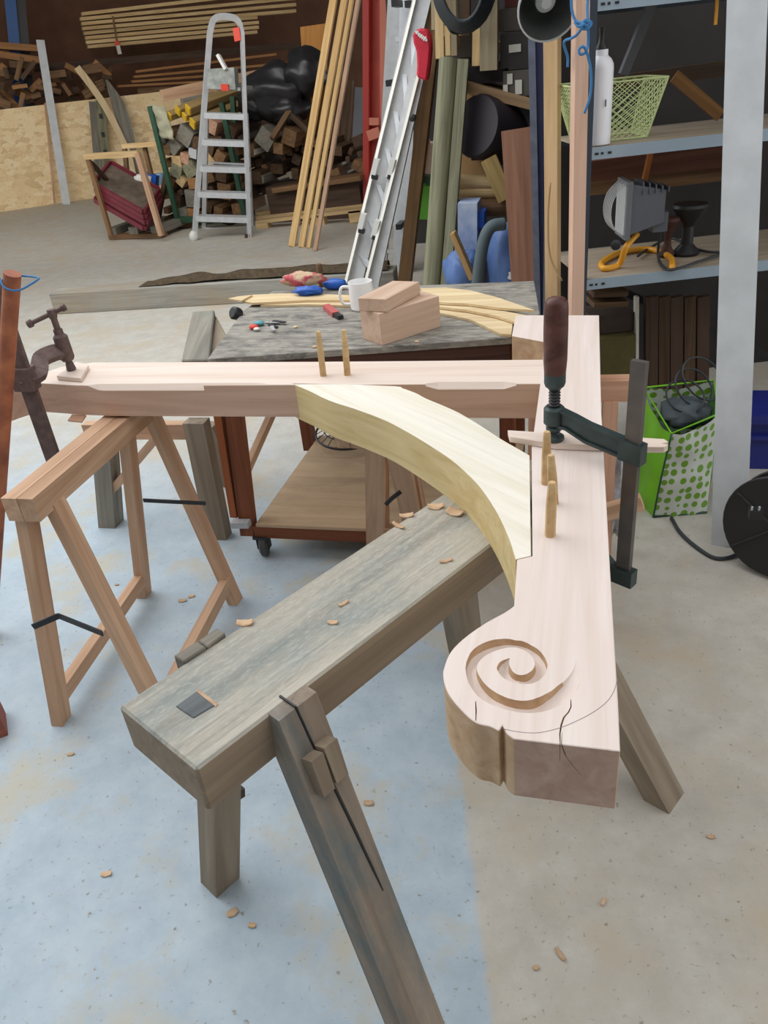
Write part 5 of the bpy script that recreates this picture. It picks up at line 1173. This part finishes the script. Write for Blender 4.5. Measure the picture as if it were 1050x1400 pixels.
# goods under the lowest shelf
def lowbox(x0, y0, x1, y1, off, dep, mat, lab, cat='box', nm='storage_box'):
    c0, c1 = SP((x0+x1)/2, y1, off), SP((x0+x1)/2, y0, off); w = (SP(x1,y1,off)-SP(x0,y1,off)).length
    bar(nm, Vector((c1.x, c1.y, max(.0, c0.z)))+SY*dep/2, c1+SY*dep/2, w, dep, mat, None, up=SY, bevel=.006, label=lab, cat=cat)
lowbox(806,462,868,530,.25,.2,plain('olive_box',(92,84,40),.7,var=.2),'dull olive box on the floor under the lowest shelf')
lowbox(808,430,868,455,.3,.15,plain('dark_brown_box',(70,56,48),.7,var=.2),'dark brown box above the olive box',)
for i, (x, w_) in enumerate([(872,.012),(892,.05),(909,.045),(926,.05),(944,.045),(962,.05)]):
    a, b = SP(x, 560, .28), SP(x-2, 405, .3); a.z = 0
    bar('stored_board', a, b, w_, .03, [PAPER, DARKW, SCRAPD, DARKW, SCRAPD, DARKW][i], None, up=SY, bevel=.002, label=['thin pale strip','broad brown board','second dark board','third dark board','fourth dark board','fifth dark board'][i]+' standing under the lowest shelf, counted from the left', cat='board', group='boards under the shelving')
for i, y in enumerate((398, 412)):
    shb('flat_board', (806,y), (852,y-2), .12, .02, SCRAPD, .22, ['upper','lower'][i]+' flat brown board tucked under the lowest shelf', 'board', up=(0,0,1))
# galvanised plank
fo = G(997, 749); tpk = PY(1022, 0, 2.78); tpk = fo+(tpk-fo)*1.3
wv = (G(1021,748)-G(974,748)); 
bar('galvanised_plank', fo+Vector((0,.012,.0)), tpk, wv.length*.98, .022, GALV, None, up=Vector((-.25,-1,.2)), bevel=.003, label='broad pale grey metal plank leaning against the shelving', cat='plank')
# green carrier bag
b0_, b1_ = G(893, 707), G(966, 701); b3_ = b0_+Vector((-.075, .23, 0)); b2_ = b1_+Vector((-.05, .22, 0))
r0 = PY(918, 593, b0_.y+.01); r1 = PY(982, 566, b1_.y+.04); r3 = PY(880, 530, b3_.y+.02); r2 = PY(976, 520, b2_.y+.05)
gbag = thing('carrier_bag', 'bright green carrier bag with leaf dots on its white side, under the shelving', 'bag', (b0_+b2_)/2)
def bface(name, a, b, c, d, mat, bul, nrm, seed, uv=False):
    nrm = Vector(nrm).normalized()
    fn = lambda s, t: (a*(1-s)+b*s)*(1-t)+(d*(1-s)+c*s)*t+nrm*(bul*math.sin(math.pi*s)*math.sin(math.pi*(.15+.7*t))+.014*noise.noise(Vector((s*3+seed, t*4, seed)))*min(1, 6*s, 6*(1-s)))-Vector((0,0,.02*math.sin(math.pi*s)*t**3))
    bm = bmesh.new(); nu, nv = 14, 16; g = [[bm.verts.new(fn(i/nu, j/nv)) for j in range(nv+1)] for i in range(nu+1)]; lay = bm.loops.layers.uv.new('UVMap')
    w, h = (b-a).length, (d-a).length
    for i in range(nu):
        for j in range(nv):
            f = bm.faces.new((g[i][j], g[i+1][j], g[i+1][j+1], g[i][j+1]))
            for lp_, (ii, jj) in zip(f.loops, ((i,j),(i+1,j),(i+1,j+1),(i,j+1))): lp_[lay].uv = (ii/nu*w, jj/nv*h)
    me = bpy.data.meshes.new('m'); bm.to_mesh(me); bm.free(); link(name, me, mat, gbag, smooth=True)
bface('spotted_side', b0_, b1_, r1, r0, DOTS, .02, (.25,-1,0), 1); bface('green_side', b3_, b0_, r0, r3, LIME, .02, (-1,-.4,0), 2)
bface('spotted_side', b2_, b3_, r3, r2, DOTS, .01, (0,1,0), 3); bface('green_side', b1_, b2_, r2, r1, plain('bag_dark_green',(64,120,40),.5), .02, (1,0,0), 4)
tube('seam', smooth_path([b0_+Vector((0,-.003,0)), (b0_+r0)/2+Vector((-.004,-.012,0)), r0+Vector((0,-.004,0))], 6), .0035, DKGREEN, gbag); tube('seam', [b0_+Vector((0,-.004,.004)), b1_+Vector((0,-.004,.004))], .004, DKGREEN, gbag)
tube('hem', [r3, r0, r1, r2], .004, LIME, gbag, n=6, closed=True)
mid = (r0+r1+r2+r3)/4
link('dark_jacket', blob_mesh(mid+Vector((0,0,-.035)), .085, .085, .05, .35, 3, 5), plain('jacket',(86,96,102),.7,var=.3,nscale=12), None, smooth=True, label='dark grey cloth stuffed into the green carrier bag', cat='cloth')
cc2 = thing('bag_cable', 'dark cable coiled loosely over the green carrier bag', 'cable', mid)
for k in range(3):
    c = mid+Vector((-.01+.03*k, -.02+.03*k, .035+.02*k)); ax = Vector((rnd.uniform(-.5,.5), -.7, .6)).normalized(); e1 = ax.orthogonal().normalized(); e2 = ax.cross(e1); R_ = .055+.008*k
    tube('loop', [c+e1*R_*math.cos(a)+e2*R_*1.2*math.sin(a) for a in [2*math.pi*j/24 for j in range(24)]], .0036, CABLE, cc2, n=6, closed=True)
# floor cable, reel, crate
fcb = thing('floor_cable', 'black cable curving over the floor from bag to reel', 'cable', G(970, 760, 0))
tube('run', smooth_path([G(918,708,.007), G(930,728,.007), G(952,748,.007), G(978,763,.007), G(1003,760,.007), G(1018,745,.02), G(1026,725,.05)], 8), .0065, CABLE, fcb)
rl = thing('cable_reel', 'black cable reel standing on the floor at the right edge', 'reel', G(1050, 785))
rc_ = PY(1062, 722, G(1040,790).y+.02); R0_ = rc_.z-.012; an_ = Vector((-.55, -.8, .12)).normalized()
for s in (0, 1):
    lathe('flange', [(.03,0),(R0_,0),(R0_+.004,.004),(R0_,.010),(.03,.010)], BLACKP, rl, rc_-an_*.085*s, rc_-an_*(.085*s-1), n=36)
lathe('wound_cable', [(R0_*.75,0),(R0_*.78,.04),(R0_*.75,.07)], CABLE, rl, rc_-an_*.075, rc_-an_*.075+an_, n=28)
bm = bmesh.new()
for k in range(5):
    a = 2*math.pi*k/5; e1 = an_.orthogonal().normalized(); e2 = an_.cross(e1); dv = e1*math.cos(a)+e2*math.sin(a); tube_bm(bm, [rc_+an_*.012+dv*.02, rc_+an_*.012+dv*R0_*.95], .005, 5)
link('ribs', tomesh(bm), STEEL, rl)
for x in (1028, 1038):
    p = PY(x, 696, rc_.y-.08); lathe('plug_pin', [(.003,0),(.003,.02)], ALU, rl, p-Vector((0,0,.012)), n=8)
pb2 = PY(1033, 702, rc_.y-.075); bar('plug', pb2-Vector((.018,0,0)), pb2+Vector((.018,0,0)), .03, .028, BLACKP, rl, bevel=.005)
cr = thing('blue_crate', 'dark blue plastic crate under the shelving at the right edge', 'crate', PY(1050, 690, 2.95))
q0_, q1_ = PY(1024, 655, 2.92), PY(1024, 560, 2.92)
bar('body', Vector((q1_.x+.18, q1_.y+.1, .0)), Vector((q1_.x+.18, q1_.y+.1, q1_.z-.02)), .36, .28, BLUECR, cr, up=(0,1,0), bevel=.01); bar('rim', Vector((q1_.x-.01, q1_.y-.05, q1_.z-.015)), Vector((q1_.x+.38, q1_.y-.05, q1_.z-.015)), .03, .035, BLUECR, cr, bevel=.004); bar('rib', Vector((q1_.x-.0, q1_.y-.05, q1_.z*.6)), Vector((q1_.x+.38, q1_.y-.05, q1_.z*.6)), .02, .015, BLUECR, cr, bevel=.003)
# ---------------------------------------------------------------- light and camera
w = bpy.data.worlds.new('sky'); SC.world = w; w.use_nodes = True
bg = w.node_tree.nodes['Background']; bg.inputs[0].default_value = (.98, .985, 1, 1); bg.inputs[1].default_value = 1.38
def area(name, loc, tgt, sx, sy, power, col=(1,1,1), spread=math.pi):
    l = bpy.data.lights.new(name, 'AREA'); l.shape = 'RECTANGLE'; l.size = sx; l.size_y = sy; l.energy = power; l.color = col; l.spread = spread
    o = bpy.data.objects.new(name, l); C.objects.link(o)
    d = (Vector(tgt)-Vector(loc)).normalized(); o.matrix_basis = Matrix.Translation(loc) @ d.to_track_quat('-Z', 'Y').to_matrix().to_4x4(); return o
area('overhead_area', (-3.3, 3.2, 3.5), (-1.0, 2.0, 0), 4.2, 4, 118, (.94, .975, 1))  # daylight through the open roof bay
area('overhead_area', (-5.2, 5.9, 3.4), (-7.0, 12.0, 1.6), 6, 2, 80, (1, .96, .90), 2.1)  # added lamp with narrowed beam, no source there; brightens the chipboard wall
cam = bpy.data.cameras.new('camera'); co = bpy.data.objects.new('camera', cam); C.objects.link(co)
cam.sensor_fit = 'VERTICAL'; cam.sensor_height = 24; cam.lens = 24*F/1400; cam.clip_start = .02
M = Matrix((Vector((AX.x, AY.x, AZ.x)), -Vector((AX.y, AY.y, AZ.y)), -Vector((AX.z, AY.z, AZ.z)))).transposed().to_4x4(); M.translation = EYE
co.matrix_basis = M
SC.camera = co
SC.view_settings.view_transform = 'Standard'; SC.view_settings.look = 'None'; SC.view_settings.exposure = -.12; SC.view_settings.gamma = 1
